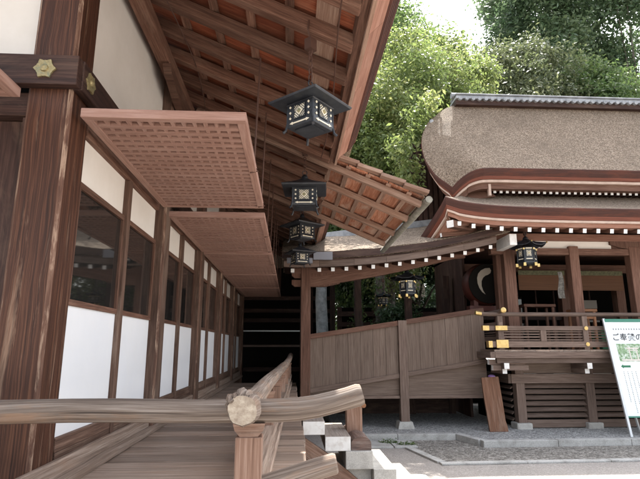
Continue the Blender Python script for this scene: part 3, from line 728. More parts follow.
# side rails running back
r4 = MB().tube([(4.16, BY - .12, 2.40), (4.16, BY + 0, 2.385), (4.16, 11.5, 2.385)], .042, 12).build('rail', M['hall'], rh, smooth=True)
m = MB(); m.lathe((4.16, BY - .17, 2.40), [(.005, -.05), (.055, -.02), (.06, .02), (.045, .06)], 14, 'Y'); m.build('gilt_cap', M['gilt'], r4, smooth=True)
r5 = MB().bx(4.12, 4.20, BY - .0, 11.5, 2.11, 2.18).build('rail', M['hall'], rh, bevel=.004)
m = MB(); m.bx(4.04, 4.28, BY - .03, BY + .012, 2.015, 2.105); gilt(m, r5)
r6 = MB().bx(4.10, 4.22, BY - .0, 11.5, 1.80, 1.90).build('rail', M['hall'], rh, bevel=.004)
m = MB(); m.bx(4.04, 4.28, BY - .03, BY - .002, 1.675, 1.83); gilt(m, r6)
for x in (4.16, 5.90, 7.4, 8.9, 10.4):
    m = MB(); m.bx(x - .055, x + .055, BY + .01, BY + .11, 1.64, 2.30); p = m.build('rail_post', M['hall'], rh, bevel=.006)
    if x > 5:
        for z in (2.06, 1.745):
            m = MB(); m.lathe((x, BY - .005, z), [(.04, -.012), (.035, .0), (.03, .012)], 12, 'Y'); m.build('gilt_stud', M['gilt'], p)
for a, b in ((4.22, 5.84), (5.96, 7.34), (7.46, 8.84)):
    mid = (a + b) / 2
    hallbeam('stud', mid - .06, mid + .06, BY + .02, BY + .1, 1.805, 2.016)
    for c, d in ((a, mid - .062), (mid + .062, b)):
        m = MB()
        for z in (1.83, 1.885, 1.94, 1.99): m.bx(c, d, BY + .045, BY + .075, z - .012, z + .014)
        m.build('slat_panel', M['hall'], rh)
# side slats
m = MB()
for z in (1.93, 1.98, 2.03, 2.08): m.bx(4.15, 4.17, BY + .1, 11.4, z - .015, z + .012)
m.build('slat_panel', M['hall'], rh)

# columns of the hall
for (x0, x1, y) in ((4.60, 4.80, HY + .55), (4.57, 4.81, HY + .05), (6.04, 6.25, HY + .05), (7.40, 7.64, HY + .05), (9.0, 9.22, HY + .05), (10.5, 10.72, HY + .05)):
    m = MB(); m.bx(x0, x1, y - .1, y + .1, 1.64, 3.85); m.build('column', M['hallred'], rh, bevel=.012)
hallbeam('head_beam', 4.3, XE, HY - .03, HY + .13, 3.66, 3.80, 'hallred')
hallbeam('head_beam', 4.3, XE, HY - .05, HY + .15, 3.97, 4.12, 'fascia')
for a, b in ((4.9, 5.25), (6.28, 7.1), (7.66, 8.9)):
    pass
m = MB(); m.bx(5.3, 7.05, HY + .03, HY + .06, 3.802, 3.968); m.build('frieze_panel', M['plaster'], rh)
m = MB(); m.bx(4.38, 5.3, HY + .03, HY + .06, 3.802, 3.968); m.bx(7.05, XE, HY + .03, HY + .06, 3.802, 3.968); m.build('frieze_panel', M['hallred'], rh)
m = MB(); m.prism([(7.0, HY - .04, 3.97), (7.0, HY - .04, 3.90), (7.2, HY - .04, 3.83), (7.42, HY - .04, 3.80), (7.66, HY - .04, 3.80), (7.9, HY - .04, 3.83), (8.1, HY - .04, 3.90), (8.1, HY - .04, 3.97)], (0, .1, 0)); m.build('bracket_arm', M['hallred'], rh, bevel=.005)
# interior
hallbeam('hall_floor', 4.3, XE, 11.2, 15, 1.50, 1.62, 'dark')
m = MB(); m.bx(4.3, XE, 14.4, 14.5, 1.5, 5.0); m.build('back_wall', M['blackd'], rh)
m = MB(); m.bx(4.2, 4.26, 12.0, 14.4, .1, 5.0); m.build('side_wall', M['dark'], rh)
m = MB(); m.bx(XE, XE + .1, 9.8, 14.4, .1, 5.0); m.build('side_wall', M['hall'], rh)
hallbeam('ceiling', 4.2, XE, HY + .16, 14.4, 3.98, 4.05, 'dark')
hallbeam('inner_beam', 4.3, XE, 12.3, 12.45, 3.55, 3.75, 'hallred')
hallbeam('inner_beam', 4.3, XE, 12.34, 12.44, 2.35, 2.45, 'dark')
for x in (5.35, 6.9, 8.35):
    hallbeam('column', x - .11, x + .11, 12.25, 12.47, 1.62, 3.55, 'hallred')
for k in range(6):
    hallbeam('door_stile', 5.6 + k * .5 - .02, 5.6 + k * .5 + .02, 13.2, 13.24, 1.62, 3.4, 'dark')
m = MB(); m.bx(5.46, 6.8, 13.28, 13.3, 1.62, 2.5); m.bx(7.0, 8.3, 13.28, 13.3, 1.62, 2.5); m.build('door_panel', M['tabletop'], rh) if False else None
for (x0, z0, w, h) in ((7.25, 2.72, .5, .22), (7.8, 2.70, .42, .22), (7.3, 2.36, .5, .2), (7.85, 2.34, .4, .2), (5.75, 2.5, .4, .5), (5.7, 2.0, .5, .3)):
    m = MB(); m.bx(x0, x0 + w, 13.1, 13.12, z0, z0 + h); m.build('tablet', M['tablet'], rh) if x0 > 7 else m.build('window_pane', M['glass'], rh)

# roofs -- eave sweeps
def sweep(m, curve, outs, prof, mats=None, rnd=.5):
    """curve: points of the top edge, outs: unit outward vectors, prof: (out, dz) list"""
    rows = [[V(p) + V(o) * a + V((0, 0, dz)) for p, o in zip(curve, outs)] for (a, dz) in prof]
    m.grid(rows, rnd=rnd); return m
EY = 9.3
def zl(x): return 4.40 + .20 * math.exp(-(x - 3.0) / .55)
front = [(x, EY, zl(x)) for x in np.concatenate([np.linspace(3.0, 4.6, 12), np.linspace(4.9, XE, 10)])]
side = [(3.0 - .32 * t ** .9, EY + 1.35 * t, 4.60 - .72 * t ** .85) for t in np.linspace(1, 0, 9)]
curve = side[:-1] + front
outs = []
for i, p in enumerate(curve):
    if i < len(side) - 1: o = V((-.96, -.28, 0))
    elif i < len(side) + 1: o = V((-.5, -.85, 0))
    else: o = V((0, -1, 0))
    outs.append(o.normalized())
m = MB(); sweep(m, curve, outs, [(-.02, .005), (0, -.02), (-.02, -.10), (-.045, -.165)]); m.build('bark_edge', M['barkedge'], rh, smooth=False)
m = MB(); sweep(m, curve, outs, [(-.042, -.1651), (-.075, -.235), (-.16, -.24)]); m.build('red_edge', M['rededge'], rh)
m = MB(); sweep(m, curve, outs, [(-.085, -.241), (-.087, -.285), (-.2, -.29)]); m.build('pale_strip', M['palestrip'], rh)
m = MB(); sweep(m, curve, outs, [(-.13, -.287), (-.14, -.37), (-.3, -.375), (-1.2, -.16)]); m.build('eave_board', M['fascia'], rh)
# roof sheet of the lower roof
m = MB(); rows = []
top = [(3.95 if i < len(side) else max(3.95, p[0]), 10.6, 5.12) for i, p in enumerate(curve)]
for t in np.linspace(0, 1, 8):
    row = []
    for p, q, o in zip(curve, top, outs):
        p0 = V(p) - o * .02 + V((0, 0, .005)); v = p0.lerp(V(q), t); v.z -= .07 * math.sin(math.pi * t); row.append(v)
    rows.append(row)
m.grid(rows); m.build('lower_roof', M['bark'], rh, smooth=True)
for k in range(29):
    x = 3.30 + .283 * k
    if x > XE: break
    z = zl(x) - .435
    m = MB(); m.beam((x, EY + .14, z), (x, 10.5, z + .28), .075, .085, endmi=1); m.build('rafter', [M['hallred'], M['white']], rh)
for k in range(5):
    t = .12 + .19 * k; px = 3.0 - .32 * t ** .9; py = EY + 1.35 * t; pz = 4.60 - .72 * t ** .85 - .42
    m = MB(); m.beam((px + .13, py + .05, pz), (px + 1.1, py + .25, pz + .12), .07, .08, endmi=1); m.build('rafter', [M['hallred'], M['white']], rh)
m = MB(); m.beam((3.10, EY + .10, 4.06), (4.3, 10.45, 4.15), .15, .14, endmi=1); m.build('hip_rafter', [M['hallred'], M['white']], rh)
m = MB(); m.bx(4.42, 4.57, 9.72, 10.4, 3.72, 3.95); m.build('beam_end', M['white'], rh, bevel=.005)
# wall between the two roofs
m = MB(); m.bx(4.1, XE, 10.72, 10.8, 4.0, 5.4); m.build('upper_wall', M['dark'], rh)

# upper roof
UX0 = 3.42
XO = np.polyfit([0, .12, .25, .5, .75, .9, 1], [0, -.22, -.37, -.47, -.36, -.17, .06], 4)
def prof_u(v):     # v 0 eave .. 1 ridge
    return 9.85 + 1.25 * v, 5.42 + 2.08 * (.86 * v + .14 * v * v)
def droop(x, v):
    d = max(0, 1 - (x - UX0) / .62)
    return -.36 * d ** 1.8 * (1 - .25 * v)
xs = np.concatenate([np.linspace(UX0, UX0 + .75, 12), np.linspace(UX0 + 1.1, XE + .8, 22)])
rows = []
for v in np.linspace(0, 1, 18):
    y, z = prof_u(v)
    rows.append([(x + float(np.polyval(XO, v)) * max(0, 1 - (x - UX0) / 1.6), y + .25 * max(0, 1 - (x - UX0) / .6) * (1 - v), z + droop(x, v) + .010 * math.sin(x * 9 + v * 31)) for x in xs])
m = MB(); m.grid(rows); m.build('upper_roof', M['bark'], rh, smooth=True)
eave = [V(p) for p in rows[0]]; eo = [V((-.35, -.93, 0)).normalized() if p.x < UX0 + .3 else V((0, -1, 0)) for p in eave]
verge = [V(r[0]) for r in rows][::-1]; vo = [V((-1, 0, 0))] * len(verge)
cur = verge[:-1] + eave; ou = vo[:-1] + eo
m = MB(); sweep(m, cur, ou, [(0, .0), (.015, -.02), (0, -.10), (-.028, -.175)]); m.build('bark_edge', M['barkedge'], rh)
m = MB(); sweep(m, cur, ou, [(-.026, -.1751), (-.055, -.235), (-.2, -.24)]); m.build('red_edge', M['rededge'], rh)
m = MB(); sweep(m, cur, ou, [(-.075, -.241), (-.078, -.295), (-.2, -.3)]); m.build('pale_strip', M['palestrip'], rh)
m = MB(); sweep(m, cur, ou, [(-.14, -.297), (-.15, -.42), (-.3, -.43), (-1.1, -.3)]); m.build('eave_board', M['hallred'], rh)
m = MB(); m.bx(4.17, 4.225, 9.98, 10.06, 4.84, 5.10); m.build('beam_end', M['palestrip'], rh, bevel=.005)
for k in range(50):
    x = 4.36 + .138 * k
    if x > XE: break
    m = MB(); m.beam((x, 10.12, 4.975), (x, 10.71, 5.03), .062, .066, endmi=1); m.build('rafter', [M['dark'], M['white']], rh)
# back slope and ridge
m = MB(); ry, rz = prof_u(1)
m.grid([[(x, ry, rz) for x in np.linspace(UX0 + .6, XE + .8, 8)], [(x, ry + 2.9, rz - 2.2) for x in np.linspace(UX0 + .2, XE + .8, 8)]]); m.build('rear_roof', M['bark'], rh)
m = MB(); m.bx(3.92, XE + .8, ry - .16, ry + .25, rz - .07, rz + .045); rg = m.build('ridge', M['dark'], rh)
m = MB()
for k in range(52):
    x = 4.02 + .157 * k; m.tube([(x, ry - .23, rz + .066), (x, ry + .3, rz + .066)], .047, 8)
m.build('ridge_tile', M['tile'], rg, smooth=True)
m = MB(); m.bx(3.92, XE + .8, ry - .20, ry + .28, rz + .075, rz + .132); m.bx(3.94, XE + .8, ry - .15, ry + .22, rz + .134, rz + .185); m.bx(3.92, XE + .8, ry - .19, ry + .26, rz + .187, rz + .215); m.build('ridge_tile', M['tile'], rg, bevel=.006)
m = MB(); m.tube([(3.87, ry + .02, rz + .245), (XE + .8, ry + .02, rz + .245)], .075, 10); m.build('ridge_tile', M['tile'], rg, smooth=True)
m = MB(); m.prism([(4.05, ry - .32, rz - .12), (4.05, ry + .32, rz - .12), (4.05, ry + .24, rz + .2), (4.05, ry, rz + .42), (4.05, ry - .24, rz + .2)], (.28, 0, 0)); m.build('end_tile', M['tile'], rg, bevel=.015) if False else None
q = V(rows[15][0]); m = MB(); m.bx(q.x + .03, q.x + .13, q.y - .05, q.y + .05, q.z - .04, q.z + .07); m.build('end_tile', M['tile'], rg, bevel=.03)
# gable wall under the verge: dark upright boards
m = MB()
for k in range(9):
    y = 10.2 + .2 * k; yy, zz = prof_u(min(1, max(0, (y - 9.85) / 1.25))); m.bx(3.74, 3.78, y, y + .17, 3.9, min(zz - .45, 6.6))
for k in range(6): m.bx(2.92 + .135 * k, 3.01 + .135 * k, 11.6, 11.66, 4.2, 6.55)
m.bx(2.90, 3.8, 11.68, 11.7, 4.2, 6.5); m.bx(2.88, 3.8, 11.56, 11.72, 6.552, 6.66); m.build('gable_boards', M['dark'], rh)

# ------------------------------------------------------------------ lanterns
def diamond_panel(t, c, ex, ez, w, h, nrm):
    """lantern window: cream backing, black fretwork, gilt diamond crest"""
    c = V(c); ex = V(ex); ez = V(ez); nrm = V(nrm)
    m = MB(); m.obox(c, (ex, ez, nrm), (w / 2, h / 2, .0015)); p = m.build('window_panel', M['cream'], t)
    m = MB()
    k = 5
    for i in range(-k, k + 1):
        for s in (1, -1):
            # clip the diagonal bar to the rectangle
            pts = []
            for tt in np.linspace(-1.5, 1.5, 61):
                x = tt * w / 2; z = s * x + i * w / k * .95
                if abs(x) <= w / 2 and abs(z) <= h / 2: pts.append((x, z))
            if len(pts) > 2 and abs(i) > 1: m.beam(c + ex * pts[0][0] + ez * pts[0][1] + nrm * .004, c + ex * pts[-1][0] + ez * pts[-1][1] + nrm * .004, w * .045, .003, up=nrm)
    for s in (1, -1):
        m.obox(c + ex * (s * w * .49) + nrm * .004, (ez, ex, nrm), (h / 2, w * .03, .0035)); m.obox(c + ez * (s * h * .49) + nrm * .004, (ex, ez, nrm), (w / 2, w * .03, .003))
    m.build('fretwork', M['black'], p)
    m = MB(); a = w * .30
    m.prism([c + ex * a + nrm * .004, c + ez * a + nrm * .004, c - ex * a + nrm * .004, c - ez * a + nrm * .004], nrm * .004, mi=0)
    m.prism([c + nrm * .008 + (ex * math.cos(q) + ez * math.sin(q)) * a * .5 * (1 + .2 * math.cos(4 * q)) for q in np.linspace(0, 2 * math.pi, 17)[:-1]], nrm * .004, mi=1)
    m.build('crest', [M['cream'], M['oldgilt']], p)
def chain(t, top, z0, z1, x=0, y=0):
    m = MB(); n = max(2, int((z1 - z0) / .045))
    for k in range(n):
        z = z0 + (z1 - z0) * (k + .5) / n; d = (z1 - z0) / n * .62
        ring = [(x + (math.cos(a) * .016 if k % 2 else 0), y + (0 if k % 2 else math.cos(a) * .016), z + math.sin(a) * d) for a in np.linspace(0, 2 * math.pi, 9)]
        m.tube(ring, .0055, 6, caps=False)
    m.bx(x - .035, x + .035, y - .03, y + .03, z1 - .02, z1 + .07); m.tube([(x + .006, y, z1 + .05), (x - .03, y, z1 + .14), (x - .02, y, z1 + .22)], .008, 6)
    m.build('chain', M['rod'], t)
def square_lantern(label, loc, rot, s, zc_, group):
    t = thing('hanging_lantern', label, 'lantern', (0, 0, 0), group)
    w, h = .155 * s, .115 * s            # half width, half height of the body
    m = MB(); r2 = math.sqrt(2)
    m.v = []; 
    prof = [(.150 * s, -h), (.158 * s, -h + .03 * s), (.150 * s, 0), (.153 * s, h - .01 * s), (.165 * s, h)]
    m = MB(); m.lathe((0, 0, 0), [(a * r2, z) for a, z in prof], 4); m.build('body', M['black'], t, bevel=.003)
    m = MB(); m.lathe((0, 0, 0), [(.275 * s * r2, h + .002), (.285 * s * r2, h + .022 * s), (.20 * s * r2, h + .065 * s), (.10 * s * r2, h + .115 * s), (.045 * s * r2, h + .155 * s), (.03 * s * r2, h + .165 * s)], 4); rf = m.build('roof', M['black'], t, bevel=.003)
    m = MB(); m.lathe((0, 0, h + .165 * s), [(.03 * s, 0), (.045 * s, .02 * s), (.03 * s, .045 * s), (.012 * s, .06 * s)], 12); m.build('finial', M['black'], rf, smooth=True)
    m = MB(); m.tube([(.03 * s * math.cos(a), 0, h + .245 * s + .035 * s * math.sin(a)) for a in np.linspace(0, 2 * math.pi, 13)], .006 * s, 6, caps=False); m.build('hanging_ring', M['black'], rf)
    for sx in (1, -1):
        for sy in (1, -1):
            m = MB(); m.tube([(sx * .148 * s, sy * .148 * s, h), (sx * .150 * s, sy * .150 * s, -h * .6), (sx * .160 * s, sy * .160 * s, -h - .02 * s), (sx * .178 * s, sy * .178 * s, -h - .045 * s)], [.010 * s, .010 * s, .012 * s, .014 * s], 6); m.build('leg', M['black'], t)
    m = MB(); m.bx(-.10 * s, .10 * s, -.10 * s, .10 * s, -h - .012 * s, -h - .001); m.build('base_plate', M['black'], t)
    for k in range(4):
        a = k * math.pi / 2; nr = V((math.sin(a), -math.cos(a), 0)); ex = V((math.cos(a), math.sin(a), 0)); ez = V((0, 0, 1))
        c = nr * (.1545 * s)
        diamond_panel(t, c + ez * .022 * s, ex, ez, .135 * s, .135 * s, nr)
        m = MB()
        m.obox(c + ez * (-.082 * s) + nr * .002, (ex, ez, nr), (.085 * s, .006 * s, .003)); m.build('daylight_inlay', M['cream'], t)  # cream plates, coloured to stand in for daylight through the cut-outs
        for sx in (1, -1):
            p0 = c + ez * (-.082 * s) + nr * .002
            m.prism([p0 + ex * sx * .115 * s, p0 + ex * sx * .08 * s + ez * .014 * s, p0 + ex * sx * .08 * s - ez * .014 * s], nr * .004) if False else None
            m = MB(); m.prism([p0 + ex * sx * .115 * s, p0 + ex * sx * .08 * s + ez * .014 * s, p0 + ex * sx * .08 * s - ez * .014 * s], nr * .004); m.build('daylight_inlay', M['cream'], t)
            for zz in (-.03, .025, .08):
                q = c + ex * sx * .108 * s + ez * zz * s + nr * .002; d = .013 * s
                m = MB(); m.prism([q + ex * d, q + ez * d, q - ex * d, q - ez * d], nr * .004); m.build('daylight_inlay', M['cream'], t)
    chain(t, None, h + .27 * s, zc_)
    t.location = loc; t.rotation_euler = (0, 0, rot); return t
GL = 'black square lanterns hanging along the left eave'
square_lantern('largest black square lantern, nearest of those hanging under the left eave', (.118, 3.3, 3.285), math.radians(49), .76, .56, GL)
square_lantern('second nearest black lantern under the left eave, turned square to the view', (.142, 5.75, 3.42), math.radians(-4), .92, .58, GL)
square_lantern('third black lantern in the row under the left eave, upper of the two overlapping', (.16, 8.0, 3.52), math.radians(36), .95, .46, GL)
square_lantern('farthest black lantern in the row under the left eave, lowest in view', (.15, 9.25, 3.31), math.radians(20), .85, .60, GL)

def hex_lantern(label, loc, s, rot, zc_, group):
    t = thing('hanging_lantern', label, 'lantern', (0, 0, 0), group)
    h = .13 * s; r = .17 * s
    m = MB(); m.lathe((0, 0, 0), [(r * .92, -h), (r * .98, -h + .02 * s), (r * .98, h - .02 * s), (r * 1.08, h)], 6); m.build('body', M['black'], t, bevel=.003)
    m = MB(); m.lathe((0, 0, 0), [(r * .9, -h - .06 * s), (r * 1.1, -h - .03 * s), (r * 1.1, -h - .002)], 6); m.build('base_plate', M['black'], t)
    # roof with swept corners
    m = MB(); rows = []
    nseg = 48
    for (q, z) in ((1.0, h + .02 * s), (.8, h + .045 * s), (.5, h + .085 * s), (.22, h + .13 * s), (.10, h + .17 * s)):
        row = []
        for k in range(nseg + 1):
            a = 2 * math.pi * k / nseg; k6 = abs(((a / (math.pi / 3)) % 1) - .5) * 2       # 1 at corners
            rr = .34 * s * q * (math.cos(math.pi / 6) / max(.86, math.cos((1 - k6) * 0 + ((a + 0) % (math.pi / 3)) - math.pi / 6)) if False else (.86 + .22 * k6 ** 3))
            row.append((rr * math.cos(a), rr * math.sin(a), z + .05 * s * k6 ** 4 * q * q))
        rows.append(row)
    m.grid(rows[::-1]); rf = m.build('roof', M['black'], t, solid=.012)
    m = MB(); m.lathe((0, 0, h + .165 * s), [(.035 * s, 0), (.05 * s, .025 * s), (.03 * s, .05 * s), (.01 * s, .07 * s)], 12); m.build('finial', M['black'], rf, smooth=True)
    m = MB(); m.tube([(.05 * s * math.cos(a), 0, h + .27 * s + .05 * s * math.sin(a)) for a in np.linspace(0, 2 * math.pi, 13)], .007 * s, 6, caps=False); m.build('hanging_ring', M['black'], rf)
    for k in range(6):
        a = math.pi / 3 * k; c = V((math.cos(a), math.sin(a), 0))
        m = MB(); p = c * .365 * s + V((0, 0, h + .075 * s)); m.lathe(p, [(.004, -.02 * s), (.018 * s, 0), (.004, .02 * s)], 8); m.build('gilt_tip', M['gilt'], rf, smooth=True)
        a2 = a + math.pi / 6; c2 = V((math.cos(a2), math.sin(a2), 0))
        m = MB(); m.tube([c2 * r * 1.0 + V((0, 0, h)), c2 * r * 1.0 + V((0, 0, -h))], .010 * s, 6); lg = m.build('leg', M['black'], t)
        m = MB(); q = c2 * r * 1.12 + V((0, 0, -h - .05 * s)); m.bx(q.x - .022 * s, q.x + .022 * s, q.y - .022 * s, q.y + .022 * s, q.z - .04 * s, q.z + .02 * s); m.build('gilt_foot', M['gilt'], lg, bevel=.003)
        m = MB(); q = c2 * r * 1.03 + V((0, 0, h - .03 * s)); m.bx(q.x - .014 * s, q.x + .014 * s, q.y - .014 * s, q.y + .014 * s, q.z - .015 * s, q.z + .015 * s); m.build('gilt_foot', M['gilt'], lg)
        nr = c; ex = V((-math.sin(a), math.cos(a), 0)); ez = V((0, 0, 1)); cc = nr * (r * .98 * math.cos(math.pi / 6) + .003)
        cc = nr * (r * .868)
        diamond_panel(t, cc + ez * .02 * s, ex, ez, .095 * s, .13 * s, nr)
        m = MB(); m.obox(cc + ez * (-.085 * s) + nr * .002, (ex, ez, nr), (.055 * s, .007 * s, .003)); m.build('daylight_inlay', M['cream'], t); m = MB(); m.obox(cc + ez * (.108 * s) + nr * .006, (ex, ez, nr), (.055 * s, .010 * s, .003)); m.build('daylight_inlay', M['cream'], t)  # cream bars again take the place of daylight through openings
    chain(t, None, h + .32 * s, zc_)
    t.location = loc; t.rotation_euler = (0, 0, rot); return t
GR = 'black six-sided lanterns with gilt tips'
hex_lantern('black six-sided lantern with gilt tips hanging from the eave of the right hall', (4.86, 9.95, 3.55), 1.12, math.radians(-100), .45, GR)
hex_lantern('black six-sided lantern hanging in front of dark greenery inside the covered corridor', (2.52, 10.75, 2.97), 1.05, math.radians(-80), .50, GR)
hex_lantern('small dim six-sided lantern farthest back inside the covered corridor', (2.62, 14.2, 2.98), .72, math.radians(-95), .55, GR)

# ------------------------------------------------------------------ things in the right hall
t = thing('taiko_drum', 'round black drum face with white comma swirl behind the column', 'drum', (4.52, 11.4, 1.62))
dc = V((4.52, 11.4, 3.12))
m = MB(); m.lathe(dc, [(.42, -.16), (.47, -.1), (.50, .1), (.47, .3), (.42, .36)], 32, 'Y'); m.build('drum_body', M['red'], t, smooth=True)
m = MB(); m.lathe(dc, [(.455, -.175), (.46, -.162)], 40, 'Y'); m.build('drum_face', M['blackd'], t)
pts = []
for a in np.linspace(math.radians(60), math.radians(235), 22): pts.append((.36 * math.cos(a), .36 * math.sin(a)))
inner = []
for a in np.linspace(math.radians(235), math.radians(75), 18):
    k = (math.radians(235) - a) / math.radians(160); inner.append(((.35 - .13 * k) * math.cos(a) + .02 * k, (.35 - .13 * k) * math.sin(a) + .04 * k))
pts = [(.05, .36), (-.06, .35), (-.16, .30), (-.23, .22), (-.26, .12), (-.255, .0), (-.22, -.11), (-.16, -.20), (-.09, -.25), (-.14, -.16), (-.165, -.06), (-.16, .05), (-.12, .13), (-.06, .18), (.0, .20), (.06, .24), (.08, .30)]
m = MB(); m.prism([dc + V((x, -.178, z)) for x, z in pts], (0, -.004, 0)); m.build('swirl_mark', M['swirl'], t)
m = MB(); m.bx(4.2, 4.3, 11.35, 11.6, 1.63, 2.75); m.bx(4.75, 4.85, 11.35, 11.6, 1.63, 2.75); m.bx(4.1, 4.95, 11.36, 11.58, 2.5, 2.62); m.build('stand', M['red'], t)
for (x0, x1, lab) in ((5.55, 6.72, 'left rolled bamboo blind with green trim between the hall columns'), (6.98, 8.2, 'right rolled bamboo blind with green trim, beside the right column')):
    b = thing('bamboo_blind', lab, 'blind', ((x0 + x1) / 2, 11.9, 3.3), 'bamboo blinds')
    m = MB(); m.bx(x0, x1, 11.9, 11.93, 3.05, 3.45); m.build('slats', M['bamboo'], b)
    m = MB(); m.bx(x0, x1, 11.885, 11.899, 3.42, 3.53); m.build('trim', M['trimcloth'], b)
t = thing('wooden_stand', 'small orange-brown wooden stand on the hall balcony under the bottle', 'stand', (6.5, 10.9, 1.64))
m = MB(); m.bx(6.28, 6.80, 10.85, 11.2, 2.46, 2.52); m.build('table_top', M['tabletop'], t, bevel=.005)
for x, y in ((6.32, 10.89), (6.74, 10.89), (6.32, 11.15), (6.74, 11.15)):
    m = MB(); m.beam((x, y, 1.64), (x, y, 2.458), .05, .05, up=(0, 1, 0)); m.build('leg', M['tabletop'], t)
m = MB(); m.bx(6.345, 6.715, 10.875, 10.905, 2.30, 2.36); m.build('apron', M['tabletop'], t)
t = thing('bottle', 'small pale blue bottle standing on the wooden stand', 'bottle', (6.42, 11.0, 2.52))
m = MB(); m.lathe((6.42, 11.0, 2.522), [(.04, 0), (.048, .02), (.048, .14), (.02, .19), (.018, .23)], 12); m.build('glass_body', M['bottle'], t, smooth=True)
m = MB(); m.lathe((6.42, 11.0, 2.753), [(.022, 0), (.022, .03)], 10); m.build('cap', M['signface'], t)
t = thing('hanging_paper', 'pale perforated paper strip hanging beside the hall column', 'paper streamer', (6.02, 10.95, 3.0))
m = MB(); rows = [[(6.0 + .16 * u + .02 * math.sin(v * 6), 10.95 + .02 * math.sin(u * 9 + v * 4), 3.36 - .6 * v) for u in np.linspace(.25 * (1 - v), 1 - .15 * (1 - v), 7)] for v in np.linspace(0, 1, 10)]
m.grid(rows); m.build('paper_sheet', mottled('dappled_paper', (.12, .11, .10), (.42, .40, .36), 22, .8), t, solid=.004)
t = thing('offering_table', 'dark table standing behind the balcony rail inside the hall', 'table', (5.9, 11.4, 1.62))
m = MB(); m.bx(5.35, 6.1, 11.3, 11.7, 2.6, 2.66); m.build('table_top', M['hallred'], t)
for x in (5.4, 6.05):
    for y in (11.35, 11.65):
        m = MB(); m.bx(x - .025, x + .025, y - .025, y + .025, 1.62, 2.598); m.build('leg', M['hallred'], t)
m = MB(); m.bx(7.3, 8.1, 11.6, 12.0, 1.63, 2.15); tag(m.build('draped_box', M['greencloth'], origin=(7.7, 11.8, 1.63), bevel=.02), 'low box under green cloth inside the right hall', 'box')

# ------------------------------------------------------------------ wood slab, sign
t = thing('wood_slab', 'thick raw reddish plank leaning upright against the louvred base', 'plank', (4.2, 10.15, .09))
m = MB()
prof = [(3.86, .0), (4.225, .0), (4.22, .1), (4.195, .2), (4.19, .45), (4.18, .72), (4.17, 1.02), (3.82, 1.0), (3.825, .6), (3.845, .3)]
m.prism([(x, 10.02 + .16 * z, .09 + z) for x, z in prof], (.03, .12, -.015)); o = m.build('plank', M['slab'], t, bevel=.012)
for p in o.data.polygons: pass
fl = MB(); fl.lathe((4.06, 10.26, 1.10), [(.07, 0), (.075, .02), (.03, .045)], 9); m = fl; m.build('purple_cap', M['purple'], t, smooth=True)
uvl = o.data.uv_layers['uv'].data
for i, l in enumerate(o.data.loops):
    c = o.data.vertices[l.vertex_index].co; uvl[i].uv = (c.z, c.x + c.y * .3)

sg = thing('notice_board', 'white notice board in green frame with dark Japanese writing, leaning on its stand', 'sign', (6.75, 9.35, .085))
# local frame: leaning back
sb = V((6.19, 9.32, .085)); su_ = V((0, .20, 1)).normalized(); sx_ = V((1, -.03, 0)).normalized(); sn = sx_.cross(su_); sn = -sn if sn.y > 0 else sn
def sbox(u0, u1, w0, w1, d0, d1):
    m = MB(); c = sb + sx_ * (u0 + u1) / 2 + su_ * (w0 + w1) / 2 + sn * (d0 + d1) / 2
    m.obox(c, (sx_, su_, sn), (abs(u1 - u0) / 2, abs(w1 - w0) / 2, abs(d1 - d0) / 2)); return m
SWD = 1.22
for u in (0, SWD - .04):
    sbox(u, u + .045, 0, 2.20, -.02, .02).build('leg', M['steel'], sg, bevel=.004)
sbox(.046, SWD - .041, .36, 2.17, -.012, .01).build('board', M['signface'], sg)
sbox(.03, SWD - .02, 2.13, 2.19, .0105, .024).build('top_edge', M['green'], sg)
sbox(.046, SWD - .041, .335, .362, -.014, .02).build('bottom_edge', M['green'], sg)
m = MB(); m.beam(sb + su_ * 1.9 - sn * .02 + sx_ * .1, V((6.75, 9.85, .085)), .03, .03); m.beam(sb + su_ * 1.9 - sn * .02 + sx_ * (SWD - .1), V((7.2, 10.0, .085)), .03, .03); m.build('back_strut', M['steel'], sg)
rot = Matrix((sx_, su_, sn)).transposed().to_4x4()
def text(body, u, w, size, mat, name='lettering'):
    c = bpy.data.curves.new(name, 'FONT'); c.body = body; c.size = size; c.extrude = .0006; c.align_x = 'CENTER'; c.align_y = 'CENTER'; c.materials.append(M[mat])
    c.offset = .0012 * size / .12
    tmp = bpy.data.objects.new(name, c); COL.objects.link(tmp); bpy.context.view_layer.update()
    me = bpy.data.meshes.new_from_object(tmp.evaluated_get(bpy.context.evaluated_depsgraph_get())); bpy.data.objects.remove(tmp)
    ob = bpy.data.objects.new(name, me); COL.objects.link(ob); ob.parent = sg
    ob.matrix_local = Matrix.Translation(sb + sx_ * u + su_ * w + sn * .0125 - V(ORG[sg.name])) @ rot
    return ob
text('ご奉賛のお願い', .645, 1.82, .155, 'ink')
m = MB()
for k in range(16):                       # the small line above the title is too small to read in the photo: strokes
    c = sb + sx_ * (.17 + k * .052) + su_ * 1.985 + sn * .0115
    m.obox(c, (sx_, su_, sn), (.015, .003, .0008)); m.obox(c + su_ * .013, (sx_, su_, sn), (.010, .003, .0008)); m.obox(c, (su_, sx_, sn), (.016, .003, .0008))
m.build('small_lettering', M['ink'], sg)
ph = sbox(.15, .72, 1.36, 1.70, .0105, .013).build('photo_print', M['photo'], sg)
m = MB(); 
for (u0, u1, w0, w1) in ((.33, .57, 1.60, 1.625), (.35, .55, 1.565, 1.58), (.37, .39, 1.40, 1.6), (.51, .53, 1.40, 1.6), (.2, .7, 1.37, 1.40)): 
    c = sb + sx_ * (u0 + u1) / 2 + su_ * (w0 + w1) / 2 + sn * .0142; m.obox(c, (sx_, su_, sn), ((u1 - u0) / 2, (w1 - w0) / 2, .001))
m.build('pale_gate', M['photopale'], ph)
sbox(.76, 1.12, 1.36, 1.70, .0105, .013).build('photo_print', M['photo'], sg)
